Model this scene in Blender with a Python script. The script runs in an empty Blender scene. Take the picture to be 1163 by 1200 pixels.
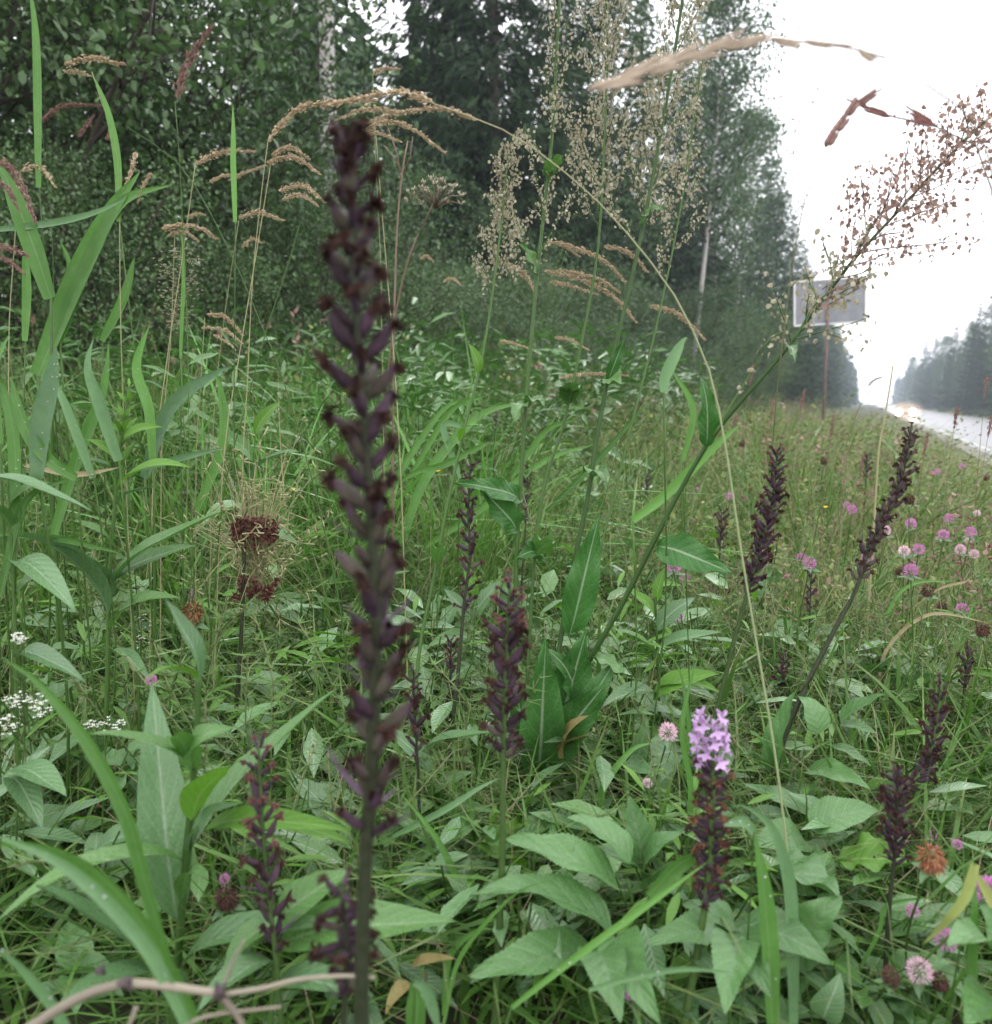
import bpy, math, random
import numpy as np
from mathutils import Vector, Matrix, Euler
R = math.radians
rng = np.random.default_rng(7)
random.seed(7)
scn = bpy.context.scene
col = scn.collection

# ------------------------------------------------------------------ camera
F = 1000.0                      # focal length in photo pixels (photo 1163 x 1200)
CAM_Z, YAW, PITCH = 0.5, R(23.46), R(-7.3)
cam_d = bpy.data.cameras.new('camera'); cam = bpy.data.objects.new('camera', cam_d); col.objects.link(cam)
cam.location = (0, 0, CAM_Z); cam.rotation_euler = (R(90) + PITCH, 0, YAW)
cam_d.sensor_fit = 'HORIZONTAL'; cam_d.sensor_width = 36; cam_d.lens = 36 * F / 1163
cam_d.clip_start = 0.02; cam_d.clip_end = 4000
cam_d.dof.use_dof = True; cam_d.dof.focus_distance = 1.1; cam_d.dof.aperture_fstop = 8
scn.camera = cam

# ------------------------------------------------------------------ world, sun, exposure
w = bpy.data.worlds.new('World'); scn.world = w; w.use_nodes = True
nt = w.node_tree; nt.nodes.clear()
def wn(t): return nt.nodes.new(t)
out = wn('ShaderNodeOutputWorld'); bg = wn('ShaderNodeBackground')
sky = wn('ShaderNodeTexSky'); sky.sky_type = 'NISHITA'; sky.sun_disc = False
SUN_EL, SUN_ROT = R(38), R(150)
sky.sun_elevation = SUN_EL; sky.sun_rotation = SUN_ROT; sky.dust_density = 6; sky.air_density = 1.5
tc = wn('ShaderNodeTexCoord'); sep = wn('ShaderNodeSeparateXYZ'); nt.links.new(tc.outputs['Generated'], sep.inputs[0])
ramp = wn('ShaderNodeMapRange'); ramp.inputs['From Min'].default_value = -0.1; ramp.inputs['From Max'].default_value = 1
ramp.inputs['To Min'].default_value = 15; ramp.inputs['To Max'].default_value = 24
nt.links.new(sep.outputs['Z'], ramp.inputs['Value'])
cl = wn('ShaderNodeVectorMath'); cl.operation = 'SCALE'; cl.inputs[0].default_value = (0.97, 0.965, 1.0)
nz = wn('ShaderNodeTexNoise'); nz.inputs['Scale'].default_value = 1.6; nz.inputs['Detail'].default_value = 4
nt.links.new(tc.outputs['Generated'], nz.inputs['Vector'])
mr2 = wn('ShaderNodeMapRange'); mr2.inputs['To Min'].default_value = 0.85; mr2.inputs['To Max'].default_value = 1.12
nt.links.new(nz.outputs['Fac'], mr2.inputs['Value'])
mul = wn('ShaderNodeMath'); mul.operation = 'MULTIPLY'
nt.links.new(ramp.outputs[0], mul.inputs[0]); nt.links.new(mr2.outputs[0], mul.inputs[1])
nt.links.new(mul.outputs[0], cl.inputs['Scale'])
mix = wn('ShaderNodeMix'); mix.data_type = 'RGBA'; mix.inputs[0].default_value = 0.85   # cloud cover over the clear sky
nt.links.new(sky.outputs[0], mix.inputs[6]); nt.links.new(cl.outputs[0], mix.inputs[7])
nt.links.new(mix.outputs[2], bg.inputs['Color']); bg.inputs['Strength'].default_value = 0.13
nt.links.new(bg.outputs[0], out.inputs[0])
sd = bpy.data.lights.new('sun', 'SUN'); sd.energy = 0.9; sd.angle = R(25); sd.color = (1, .97, .93)
sun = bpy.data.objects.new('sun', sd); col.objects.link(sun)
sun.rotation_euler = (R(90) - SUN_EL, 0, R(200)); sun.location = (0, 0, 60)
scn.view_settings.view_transform = 'Standard'; scn.view_settings.look = 'None'
scn.view_settings.exposure = 0.30; scn.view_settings.gamma = 1; scn.view_settings.use_curve_mapping = False
scn.render.engine = 'CYCLES'
cy = scn.cycles; cy.use_denoising = True; cy.max_bounces = 6; cy.diffuse_bounces = 3; cy.glossy_bounces = 2
cy.transmission_bounces = 3; cy.transparent_max_bounces = 4; cy.volume_bounces = 1; cy.use_adaptive_sampling = True
cy.adaptive_threshold = 0.02; cy.sample_clamp_indirect = 4

# ------------------------------------------------------------------ helpers
CM = Matrix.Translation(cam.location) @ cam.rotation_euler.to_matrix().to_4x4()
def P(px, py, d):
    """the point seen at a photo pixel, d metres along the view axis"""
    return CM @ Vector(((px - 581.5) / F * d, -(py - 600) / F * d, -d))
def sstep(a, b, x):
    t = np.clip((x - a) / (b - a), 0, 1); return t * t * (3 - 2 * t)
ROAD_L, ROAD_R, ROAD_Z = 3.45, 10.5, -1.1
def ground(x, y):
    x = np.asarray(x, float); y = np.asarray(y, float)
    z = -0.8 * sstep(4, 22, y) * sstep(-9, -2, x)
    z = z + 0.25 * sstep(-4, -12, x)
    z = z * (1 - sstep(0.0, 3.0, x)) + (ROAD_Z - 0.05) * sstep(0.0, 3.0, x)
    z = z - 0.0 * x
    far = sstep(ROAD_R + 0.6, ROAD_R + 6, x)
    z = z + far * 0.7
    z = z + 0.02 * np.sin(x * 2.1 + 1.3) * np.cos(y * 1.7) * (1 - sstep(1.5, 3, x))
    return z
def gz(x, y): return float(ground(x, y))
def G(px, d):
    """ground point under the photo column px at depth d"""
    p = P(px, 600, d); return Vector((p.x, p.y, gz(p.x, p.y)))

class MB:
    """collects geometry as numpy chunks and builds one mesh; tint = (random, along, across)"""
    def __init__(s): s.v = []; s.q = []; s.t = []; s.c = []; s.n = 0; s.qm = []; s.tm = []
    def add(s, v, q=None, t=None, c=None, m=0):
        v = np.asarray(v, float).reshape(-1, 3)
        s.v.append(v)
        if c is None: c = np.tile([random.random(), .5, .5], (len(v), 1))
        s.c.append(np.asarray(c, float).reshape(-1, 3))
        if q is not None and len(q): s.q.append(np.asarray(q, int) + s.n); s.qm.append(np.full(len(q), m))
        if t is not None and len(t): s.t.append(np.asarray(t, int) + s.n); s.tm.append(np.full(len(t), m))
        s.n += len(v)
    def merge(s, o, M=None):
        for v in [np.concatenate(o.v)]:
            if M is not None:
                A = np.array(M); v = v @ A[:3, :3].T + A[:3, 3]
            q = np.concatenate(o.q) if o.q else None; t = np.concatenate(o.t) if o.t else None
            n = s.n; s.v.append(v); s.c.append(np.concatenate(o.c)); s.n += len(v)
            if q is not None: s.q.append(q + n); s.qm.append(np.concatenate(o.qm))
            if t is not None: s.t.append(t + n); s.tm.append(np.concatenate(o.tm))
    def mesh(s, name, mats, smooth=True):
        me = bpy.data.meshes.new(name)
        V = np.concatenate(s.v); C = np.concatenate(s.c)
        Q = np.concatenate(s.q) if s.q else np.zeros((0, 4), int)
        T = np.concatenate(s.t) if s.t else np.zeros((0, 3), int)
        me.vertices.add(len(V)); me.vertices.foreach_set('co', V.ravel())
        me.loops.add(Q.size + T.size); me.loops.foreach_set('vertex_index', np.concatenate([Q.ravel(), T.ravel()]))
        me.polygons.add(len(Q) + len(T))
        me.polygons.foreach_set('loop_start', np.concatenate([np.arange(len(Q)) * 4, Q.size + np.arange(len(T)) * 3]))
        mi = np.concatenate(([np.concatenate(s.qm)] if s.qm else []) + ([np.concatenate(s.tm)] if s.tm else []))
        me.polygons.foreach_set('material_index', mi.astype(int))
        me.polygons.foreach_set('use_smooth', np.full(len(mi), smooth))
        a = me.color_attributes.new('tint', 'FLOAT_COLOR', 'POINT')
        a.data.foreach_set('color', np.hstack([C, np.ones((len(C), 1))]).ravel())
        for m in (mats if isinstance(mats, (list, tuple)) else [mats]): me.materials.append(m)
        me.update(calc_edges=True)
        return me

def tag(o, label=None, cat=None, group=None, kind=None):
    if label: o['label'] = label
    if cat: o['category'] = cat
    if group: o['group'] = group
    if kind: o['kind'] = kind
    return o
def link(name, me, M=None):
    o = bpy.data.objects.new(name, me); col.objects.link(o)
    if M is not None: o.matrix_world = M
    return o
class Thing:
    """an Empty at the thing's base; parts get world placements"""
    def __init__(s, name, base, label, cat, group=None):
        s.o = bpy.data.objects.new(name, None); col.objects.link(s.o); s.b = Vector(base)
        s.o.location = s.b; s.o.empty_display_size = 0.05; tag(s.o, label, cat, group)
    def part(s, name, me, M=None, parent=None, label=None):
        o = bpy.data.objects.new(name, me); col.objects.link(o)
        M = M if M is not None else Matrix.Identity(4)
        if parent is None:
            o.parent = s.o; o.matrix_basis = Matrix.Translation(-s.b) @ M
        else:
            o.parent = parent[0]; o.matrix_basis = parent[1].inverted() @ M
        if label: o['label'] = label
        return o
def setting(name, mb, mat, smooth=False):
    return tag(link(name, mb.mesh(name, mat, smooth)), kind='structure')

def frame(d, up):
    d = Vector(d).normalized(); up = Vector(up)
    y = up.cross(d)
    if y.length < 1e-4: y = Vector((0.3, 1, 0.1)).cross(d)
    y.normalize(); z = d.cross(y); return d, y, z
def M_x(base, d, up, sx=1, sy=None, sz=None):
    """matrix with local x along d, local z towards up"""
    x, y, z = frame(d, up)
    sy = sx if sy is None else sy; sz = sx if sz is None else sz
    M = Matrix(((x.x * sx, y.x * sy, z.x * sz, base[0]), (x.y * sx, y.y * sy, z.y * sz, base[1]), (x.z * sx, y.z * sy, z.z * sz, base[2]), (0, 0, 0, 1)))
    return M
def smooth_path(pts, n):
    """Catmull-Rom through points"""
    pts = [Vector(p) for p in pts]
    if len(pts) == 2: return [pts[0].lerp(pts[1], i / (n - 1)) for i in range(n)]
    e = [pts[0] * 2 - pts[1]] + pts + [pts[-1] * 2 - pts[-2]]
    L = [0]
    for a, b in zip(pts[:-1], pts[1:]): L.append(L[-1] + (b - a).length)
    res = []
    for i in range(n):
        s = L[-1] * i / (n - 1); k = 0
        while k < len(pts) - 2 and L[k + 1] < s: k += 1
        t = (s - L[k]) / max(1e-9, L[k + 1] - L[k])
        p0, p1, p2, p3 = e[k:k + 4]
        res.append(0.5 * ((2 * p1) + (p2 - p0) * t + (2 * p0 - 5 * p1 + 4 * p2 - p3) * t * t + (3 * p1 - p0 - 3 * p2 + p3) * t ** 3))
    return res
def tube(mb, pts, rad, sides=6, m=0, r=None, cap=True):
    n = len(pts); rad = [rad] * n if np.isscalar(rad) else rad
    r = random.random() if r is None else r
    V = []; C = []
    ref = Vector((0.31, 0.2, 0.93))
    for i, p in enumerate(pts):
        d = (pts[min(i + 1, n - 1)] - pts[max(i - 1, 0)])
        if d.length < 1e-9: d = Vector((0, 0, 1))
        d.normalize(); y = ref.cross(d)
        if y.length < .1: y = Vector((1, 0, 0)).cross(d)
        y.normalize(); z = d.cross(y)
        for k in range(sides):
            a = 2 * math.pi * k / sides
            V.append(p + (y * math.cos(a) + z * math.sin(a)) * rad[i]); C.append((r, i / (n - 1), .5))
    q = [[i * sides + k, i * sides + (k + 1) % sides, (i + 1) * sides + (k + 1) % sides, (i + 1) * sides + k] for i in range(n - 1) for k in range(sides)]
    V.append(pts[0]); V.append(pts[-1]); C += [(r, 0, .5), (r, 1, .5)]
    t = [[n * sides, (k + 1) % sides, k] for k in range(sides)] + [[n * sides + 1, (n - 1) * sides + k, (n - 1) * sides + (k + 1) % sides] for k in range(sides)]
    mb.add([tuple(v) for v in V], q, t if cap else None, C, m)
def box(mb, x0, x1, y0, y1, z0, z1, m=0, M=None):
    v = np.array([(x, y, z) for z in (z0, z1) for y in (y0, y1) for x in (x0, x1)], float)
    if M is not None: A = np.array(M); v = v @ A[:3, :3].T + A[:3, 3]
    mb.add(v, [[0, 2, 3, 1], [4, 5, 7, 6], [0, 1, 5, 4], [2, 6, 7, 3], [0, 4, 6, 2], [1, 3, 7, 5]], None, None, m)
def ribbon(mb, pts, width, side=None, fold=0.25, m=0, r=None, tw=0.0):
    """grass blade: three verts across, folded along the middle"""
    n = len(pts); r = random.random() if r is None else r
    V = []; C = []
    for i, p in enumerate(pts):
        d = (pts[min(i + 1, n - 1)] - pts[max(i - 1, 0)]).normalized(); u = i / (n - 1)
        s = (side if side is not None else Vector((0, 0, 1)).cross(d))
        s = s - d * s.dot(d)
        if s.length < .05: s = Vector((1, 0, 0)) - d * d.x
        s.normalize(); s = Matrix.Rotation(tw * u, 3, d) @ s
        nn = d.cross(s)
        ww = width[i] if not np.isscalar(width) else width * (0.55 + 1.2 * u - 0.75 * u * u) * (1 - u ** 3.2) if u < 1 else 0
        ww = max(ww, width * .02 if np.isscalar(width) else 0.0001)
        V += [p - s * ww * .5 + nn * ww * fold, p, p + s * ww * .5 + nn * ww * fold]; C += [(r, u, 1), (r, u, 0), (r, u, 1)]
    q = []
    for i in range(n - 1):
        a = i * 3; q += [[a, a + 1, a + 4, a + 3], [a + 1, a + 2, a + 5, a + 4]]
    mb.add([tuple(v) for v in V], q, None, C, m)

def scatter(mb, tv, tq, tt, pos, X, Y, Z, scale, rnd, m=0, tc=None):
    """many copies of a small template joined in one go"""
    tv = np.asarray(tv, float); N = len(pos); k = len(tv)
    sc = np.asarray(scale, float); sc = (np.full((N, 1), float(sc)) if sc.ndim == 0 else sc.reshape(N, -1)) * np.ones((N, 3))
    V = pos[:, None, :] + X[:, None, :] * (tv[None, :, 0:1] * sc[:, None, 0:1]) + Y[:, None, :] * (tv[None, :, 1:2] * sc[:, None, 1:2]) + Z[:, None, :] * (tv[None, :, 2:3] * sc[:, None, 2:3])
    C = np.zeros((N, k, 3)); C[:, :, 0] = np.asarray(rnd).reshape(N, 1)
    if tc is None: tc = np.tile([.5, .5], (k, 1))
    C[:, :, 1:] = np.asarray(tc)[None]
    off = (np.arange(N) * k)[:, None, None]
    q = (np.asarray(tq)[None] + off).reshape(-1, 4) if tq is not None else None
    t = (np.asarray(tt)[None] + off).reshape(-1, 3) if tt is not None else None
    mb.add(V.reshape(-1, 3), q, t, C.reshape(-1, 3), m)
def nrm(a): return a / np.maximum(np.linalg.norm(a, axis=-1, keepdims=True), 1e-9)
def rand_frames(D, up=None):
    """orthonormal frames with X along D and a random or given up"""
    D = nrm(D); N = len(D)
    U = rng.normal(size=(N, 3)) if up is None else up
    Y = nrm(np.cross(U, D)); Z = np.cross(D, Y); return D, Y, Z

# ------------------------------------------------------------------ materials
def mat_new(name):
    m = bpy.data.materials.new(name); m.use_nodes = True; n = m.node_tree; n.nodes.clear(); return m, n
def veg(name, a, b, tip=None, rough=.5, trans=.25, spec=.24, rib=None, noise=30, tipstart=.6, obj_var=.25, bump=0.15, veins=0, spots=None, base=None):
    """plant tissue: two tones by the piece's own random value, tip colour, pale midrib, translucency"""
    if a[1] > a[0] * 1.25 and b[1] < .35 and obj_var > .21:      # green tissue: tones stretched, adding light-and-shade contrast through the colour
        a = (a[0] * .62, a[1] * .76, a[2] * .52); b = (b[0] * .94, b[1] * 1.16, b[2] * .76)
    m, n = mat_new(name); N = n.nodes.new; L = n.links.new
    at = N('ShaderNodeAttribute'); at.attribute_name = 'tint'
    sp = N('ShaderNodeSeparateColor'); L(at.outputs['Color'], sp.inputs[0])
    def mixc(f, c1, c2):
        x = N('ShaderNodeMix'); x.data_type = 'RGBA'
        if isinstance(f, (int, float)): x.inputs[0].default_value = f
        else: L(f, x.inputs[0])
        for s, c in ((6, c1), (7, c2)):
            if isinstance(c, tuple): x.inputs[s].default_value = (*c, 1)
            else: L(c, x.inputs[s])
        return x.outputs[2]
    def mr(v, a0, a1, b0, b1):
        x = N('ShaderNodeMapRange'); L(v, x.inputs[0]); x.inputs[1].default_value = a0; x.inputs[2].default_value = a1
        x.inputs[3].default_value = b0; x.inputs[4].default_value = b1; return x.outputs[0]
    def math_(op, a_, b_):
        x = N('ShaderNodeMath'); x.operation = op
        for i, q in enumerate((a_, b_)):
            if isinstance(q, (int, float)): x.inputs[i].default_value = q
            else: L(q, x.inputs[i])
        return x.outputs[0]
    g = N('ShaderNodeNewGeometry')
    no = N('ShaderNodeTexNoise'); no.inputs['Scale'].default_value = noise; no.inputs['Detail'].default_value = 3
    tcn = N('ShaderNodeTexCoord'); L(tcn.outputs['Object'], no.inputs['Vector'])
    oi = N('ShaderNodeObjectInfo')
    f = math_('ADD', math_('MULTIPLY', sp.outputs[0], .6), math_('MULTIPLY', no.outputs['Fac'], .5))
    f = math_('ADD', f, math_('MULTIPLY', math_('SUBTRACT', oi.outputs['Random'], .5), obj_var * 2))
    x = N('ShaderNodeClamp'); L(f, x.inputs[0]); f = x.outputs[0]
    c = mixc(f, a, b)
    if base: c = mixc(mr(sp.outputs[1], 0.0, .35, 1, 0), c, base)
    if tip: c = mixc(mr(sp.outputs[1], tipstart, 1, 0, 1), c, tip)
    if rib: c = mixc(mr(sp.outputs[2], 0.02, .09, .75, 0), c, rib)
    if spots:
        n2 = N('ShaderNodeTexNoise'); n2.inputs['Scale'].default_value = spots[1]; L(tcn.outputs['Object'], n2.inputs['Vector'])
        c = mixc(mr(n2.outputs['Fac'], .62, .7, 0, 1), c, spots[0])
    pr = N('ShaderNodeBsdfPrincipled'); L(c, pr.inputs['Base Color']); pr.inputs['Roughness'].default_value = rough
    nr = N('ShaderNodeTexNoise'); nr.inputs['Scale'].default_value = max(noise * 1.3, 6); nr.inputs['Detail'].default_value = 4; L(tcn.outputs['Object'], nr.inputs['Vector'])
    L(mr(nr.outputs['Fac'], .38, .62, rough - .14, rough + .16), pr.inputs['Roughness'])
    pr.inputs['Specular IOR Level'].default_value = spec
    bm = N('ShaderNodeBump'); bm.inputs['Strength'].default_value = bump; bm.inputs['Distance'].default_value = .002
    hgt = no.outputs['Fac']
    if veins:
        # side veins: ridges running obliquely from the midrib
        ph = math_('SUBTRACT', math_('MULTIPLY', sp.outputs[1], veins), math_('MULTIPLY', sp.outputs[2], veins * .22))
        sn = math_('SINE', math_('MULTIPLY', ph, 6.283), 0.0)
        vein = mr(sn, .8, 1, 0, 1)
        hgt = math_('ADD', math_('MULTIPLY', no.outputs['Fac'], .8), math_('MULTIPLY', sn, .16))
        c2 = mixc(math_('MULTIPLY', vein, .15), c, tuple(min(1, q * 1.8 + .02) for q in b)); L(c2, pr.inputs['Base Color']); c = c2
    L(hgt, bm.inputs['Height']); L(bm.outputs[0], pr.inputs['Normal'])
    o = N('ShaderNodeOutputMaterial')
    if trans > 0:
        tr = N('ShaderNodeBsdfTranslucent'); hs = N('ShaderNodeHueSaturation'); hs.inputs['Value'].default_value = 1.5; hs.inputs['Saturation'].default_value = 1.15
        L(c, hs.inputs['Color']); L(hs.outputs[0], tr.inputs['Color'])
        ms = N('ShaderNodeMixShader'); ms.inputs[0].default_value = trans * .7; L(pr.outputs[0], ms.inputs[1]); L(tr.outputs[0], ms.inputs[2]); L(ms.outputs[0], o.inputs[0])
    else: L(pr.outputs[0], o.inputs[0])
    return m
def solid(name, c1, c2, scale=20, rough=.7, bump=.3, metal=0, spec=.5, stretch=None, dist=.01):
    m, n = mat_new(name); N = n.nodes.new; L = n.links.new
    tcn = N('ShaderNodeTexCoord'); mp = N('ShaderNodeMapping'); L(tcn.outputs['Object'], mp.inputs[0])
    if stretch: mp.inputs['Scale'].default_value = stretch
    no = N('ShaderNodeTexNoise'); no.inputs['Scale'].default_value = scale; no.inputs['Detail'].default_value = 6; L(mp.outputs[0], no.inputs['Vector'])
    cr = N('ShaderNodeValToRGB'); cr.color_ramp.elements[0].color = (*c1, 1); cr.color_ramp.elements[1].color = (*c2, 1)
    cr.color_ramp.elements[0].position = .35; cr.color_ramp.elements[1].position = .65; L(no.outputs['Fac'], cr.inputs[0])
    pr = N('ShaderNodeBsdfPrincipled'); L(cr.outputs[0], pr.inputs['Base Color']); pr.inputs['Roughness'].default_value = rough
    pr.inputs['Metallic'].default_value = metal; pr.inputs['Specular IOR Level'].default_value = spec
    bm = N('ShaderNodeBump'); bm.inputs['Strength'].default_value = bump; bm.inputs['Distance'].default_value = dist; L(no.outputs['Fac'], bm.inputs['Height']); L(bm.outputs[0], pr.inputs['Normal'])
    o = N('ShaderNodeOutputMaterial'); L(pr.outputs[0], o.inputs[0]); return m
def emit(name, c, s):
    m, n = mat_new(name); e = n.nodes.new('ShaderNodeEmission'); e.inputs[0].default_value = (*c, 1); e.inputs[1].default_value = s
    o = n.nodes.new('ShaderNodeOutputMaterial'); n.links.new(e.outputs[0], o.inputs[0]); return m

K = {}
K['grass'] = veg('grass_green', (.05, .105, .03), (.115, .20, .06), tip=(.17, .2, .08), tipstart=.75, rough=.42, trans=.3, noise=14)
K['grass_dry'] = veg('grass_straw', (.24, .21, .12), (.36, .31, .19), rough=.6, trans=.25, noise=14)
K['grass_fine'] = veg('fine_meadow_green', (.085, .14, .055), (.17, .22, .11), tip=(.26, .25, .15), tipstart=.55, rough=.5, trans=.3, noise=14)
K['grass_pale'] = veg('meadow_pale', (.13, .17, .07), (.26, .26, .13), tip=(.30, .24, .17), tipstart=.5, rough=.6, trans=.25, noise=14)
K['blade'] = veg('broad_blade', (.07, .15, .045), (.12, .225, .075), rib=(.14, .24, .10), rough=.33, trans=.3, noise=60, bump=.3)
K['blade_gray'] = veg('bluish_blade', (.10, .17, .11), (.15, .23, .15), rough=.3, trans=.2, noise=60, bump=.3)
K['blade_yellow'] = veg('yellowing_blade', (.20, .26, .07), (.33, .36, .14), rough=.4, trans=.3, noise=60, bump=.3)
K['leaf'] = veg('herb_leaf', (.06, .125, .045), (.11, .195, .075), rib=(.17, .25, .13), rough=.32, spec=.5, trans=.25, noise=60, bump=.4, veins=9)
K['leaf_gray'] = veg('herb_leaf_grey', (.085, .15, .085), (.125, .20, .12), rib=(.22, .30, .2), rough=.36, spec=.55, trans=.2, noise=60, bump=.4, veins=10)
K['leaf_elder'] = veg('elder_leaf', (.075, .15, .065), (.12, .21, .10), rib=(.12, .2, .1), rough=.34, spec=.55, trans=.25, noise=50, bump=.5, veins=7)
K['leaf_dock'] = veg('dock_leaf', (.035, .10, .03), (.07, .155, .06), rib=(.28, .36, .24), rough=.28, trans=.2, noise=50, bump=.5, veins=9)
K['leaf_light'] = veg('lime_leaf', (.09, .17, .035), (.135, .235, .065), rib=(.2, .32, .1), rough=.4, trans=.35, noise=50, bump=.4, veins=8)
K['leaf_yellow'] = veg('yellowing_leaf', (.20, .17, .07), (.32, .27, .11), rough=.6, trans=.25, spots=((.25, .12, .04), 60), bump=.4, veins=8)
K['stem'] = veg('green_stem', (.035, .07, .02), (.065, .11, .032), rough=.5, trans=0, noise=80)
K['stem_dark'] = veg('orchid_stem', (.016, .020, .010), (.030, .038, .018), base=(.028, .042, .018), rough=.5, trans=0, noise=200, bump=.4)
K['stem_green_d'] = veg('orchid_stem_green', (.045, .07, .025), (.07, .11, .04), rough=.5, trans=0, noise=120, bump=.3)
K['stem_brown'] = veg('brown_stem', (.09, .065, .045), (.17, .12, .085), rough=.7, trans=0, noise=90)
K['culm'] = veg('culm', (.20, .25, .12), (.26, .31, .16), tip=(.34, .30, .18), tipstart=.5, rough=.45, trans=0, noise=60, obj_var=.1)
K['stem_dock'] = veg('dock_stem', (.035, .07, .022), (.06, .10, .035), rough=.45, trans=0, noise=80)
K['straw_stem'] = veg('straw_stem', (.17, .19, .08), (.30, .28, .15), rough=.5, trans=0, noise=60)
K['capsule'] = veg('orchid_capsule', (.020, .010, .015), (.078, .042, .066), rough=.38, trans=0, noise=150, obj_var=.4, bump=.5)
K['capsule_green'] = veg('orchid_capsule_olive', (.036, .028, .022), (.095, .085, .058), tip=(.07, .03, .06), tipstart=.5, rough=.42, trans=0, noise=150, obj_var=.4, bump=.5)
K['wither'] = veg('withered_flower', (.040, .017, .014), (.115, .056, .043), rough=.6, trans=.08, noise=200, obj_var=.4, bump=.8)
K['wither_red'] = veg('withered_flower_reddish', (.11, .038, .042), (.28, .13, .115), rough=.6, trans=.12, noise=200, obj_var=.4, bump=.8)
K['wither_tan'] = veg('withered_flower_tan', (.09, .035, .022), (.36, .18, .11), rough=.6, trans=.12, noise=200, obj_var=.4, bump=.8)
K['bract'] = veg('bract', (.04, .02, .045), (.12, .075, .12), rough=.45, trans=.15, noise=100)
K['lilac'] = veg('lilac_petal', (.34, .19, .40), (.62, .46, .67), tip=(.60, .42, .65), rough=.5, trans=.3, noise=300, obj_var=.2, spots=((.22, .05, .30), 260))
K['pink'] = veg('clover_pink', (.40, .12, .32), (.60, .30, .52), tip=(.56, .24, .50), rough=.6, trans=.25, noise=300, base=(.45, .28, .36))
K['palepink'] = veg('clover_pale', (.58, .38, .46), (.8, .66, .70), tip=(.70, .36, .52), rough=.6, trans=.25, noise=300)
K['rust'] = veg('clover_rust', (.10, .035, .018), (.34, .15, .075), rough=.7, trans=.15, noise=300)
K['maroon'] = veg('clover_brown', (.045, .020, .016), (.125, .058, .042), rough=.7, trans=.1, noise=300)
K['seed'] = veg('dock_seed', (.22, .20, .13), (.42, .40, .30), tip=(.30, .26, .19), rough=.6, trans=.3, noise=90, obj_var=.1)
K['seed_silhouette'] = veg('dock_seed_silhouette', (.20, .12, .10), (.40, .28, .23), rough=.6, trans=.25, noise=90, obj_var=.1)  # dock seed copy with its silhouette tone against the sky put into the colour
K['ear'] = veg('grass_ear', (.36, .28, .18), (.56, .46, .33), tip=(.38, .25, .17), tipstart=.7, rough=.6, trans=.25, noise=90, obj_var=.15)
K['ear_brown'] = veg('grass_ear_brown', (.15, .085, .075), (.30, .19, .16), rough=.6, trans=.2, noise=90, obj_var=.15)
K['ear_near'] = veg('near_grass_ear', (.34, .26, .19), (.60, .51, .41), tip=(.30, .17, .15), tipstart=.6, rough=.6, trans=.25, noise=200, obj_var=.1)
K['white'] = veg('white_floret', (.6, .62, .55), (.82, .82, .76), rough=.6, trans=.3, noise=90)
K['yellow'] = veg('yellow_petal', (.75, .52, .04), (.85, .65, .08), rough=.5, trans=.2)
K['twig'] = veg('dry_twig', (.15, .13, .10), (.29, .26, .20), rough=.7, trans=0, noise=60, bump=.6)
K['twig_knot'] = veg('dry_twig_knot', (.04, .03, .035), (.09, .07, .07), rough=.8, trans=0, noise=60, bump=.8)
K['tree_leaf'] = veg('alder_leaf', (.020, .052, .017), (.108, .19, .066), rough=.42, trans=.22, noise=.9, spec=.5, obj_var=.2, bump=0)
K['tree_leaf2'] = veg('birch_leaf', (.024, .060, .022), (.10, .175, .066), rough=.45, trans=.22, noise=.9, obj_var=.2, bump=0)
K['spruce'] = veg('spruce_needle', (.014, .030, .018), (.034, .058, .032), rough=.6, trans=.05, noise=.8, obj_var=.25, bump=0)
K['limb'] = veg('dark_limb', (.028, .022, .018), (.05, .042, .034), rough=.8, trans=0, noise=20)
K['bark'] = solid('conifer_bark', (.05, .035, .03), (.11, .085, .07), scale=14, rough=.9, bump=.8, stretch=(1, 1, .25), dist=.02)
K['birch_bark'] = solid('birch_bark', (.08, .075, .07), (.42, .40, .38), scale=5, rough=.8, bump=.5, stretch=(1, 1, 3.5), dist=.01)
K['birch_bark'].node_tree.nodes['Color Ramp'].color_ramp.elements[0].position = .28
K['birch_bark'].node_tree.nodes['Color Ramp'].color_ramp.elements[1].position = .38
K['soil'] = solid('damp_soil', (.022, .026, .012), (.05, .055, .022), scale=9, rough=.95, bump=.8)
K['asphalt'] = solid('wet_asphalt', (.10, .10, .108), (.15, .15, .16), scale=1.3, rough=.42, bump=.06, spec=1.0, dist=.004)
K['paint'] = solid('road_paint', (.28, .28, .27), (.5, .5, .48), scale=3, rough=.4, bump=.1)
K['gravel'] = solid('road_shoulder', (.10, .09, .08), (.2, .185, .165), scale=30, rough=.7, bump=.8)
K['sign_back'] = solid('bare_metal_sheet', (.17, .18, .20), (.23, .24, .26), scale=6, rough=.45, bump=.1, metal=.5)
K['sign_edge'] = solid('sign_rim', (.60, .60, .61), (.7, .7, .71), scale=6, rough=.45, bump=.1)
K['sign_post'] = solid('rusty_post', (.10, .065, .06), (.17, .12, .105), scale=20, rough=.8, bump=.3)
K['car_paint'] = solid('dark_car_paint', (.012, .013, .018), (.018, .02, .026), scale=2, rough=.5, bump=0)
K['car_glass'] = solid('car_glass', (.01, .012, .014), (.02, .022, .025), scale=2, rough=.08, bump=0)
K['tyre'] = solid('tyre_rubber', (.012, .012, .012), (.02, .02, .02), scale=20, rough=.8, bump=.2)
K['chrome'] = solid('bright_metal', (.5, .5, .5), (.6, .6, .6), scale=3, rough=.2, bump=0, metal=1)
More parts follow.
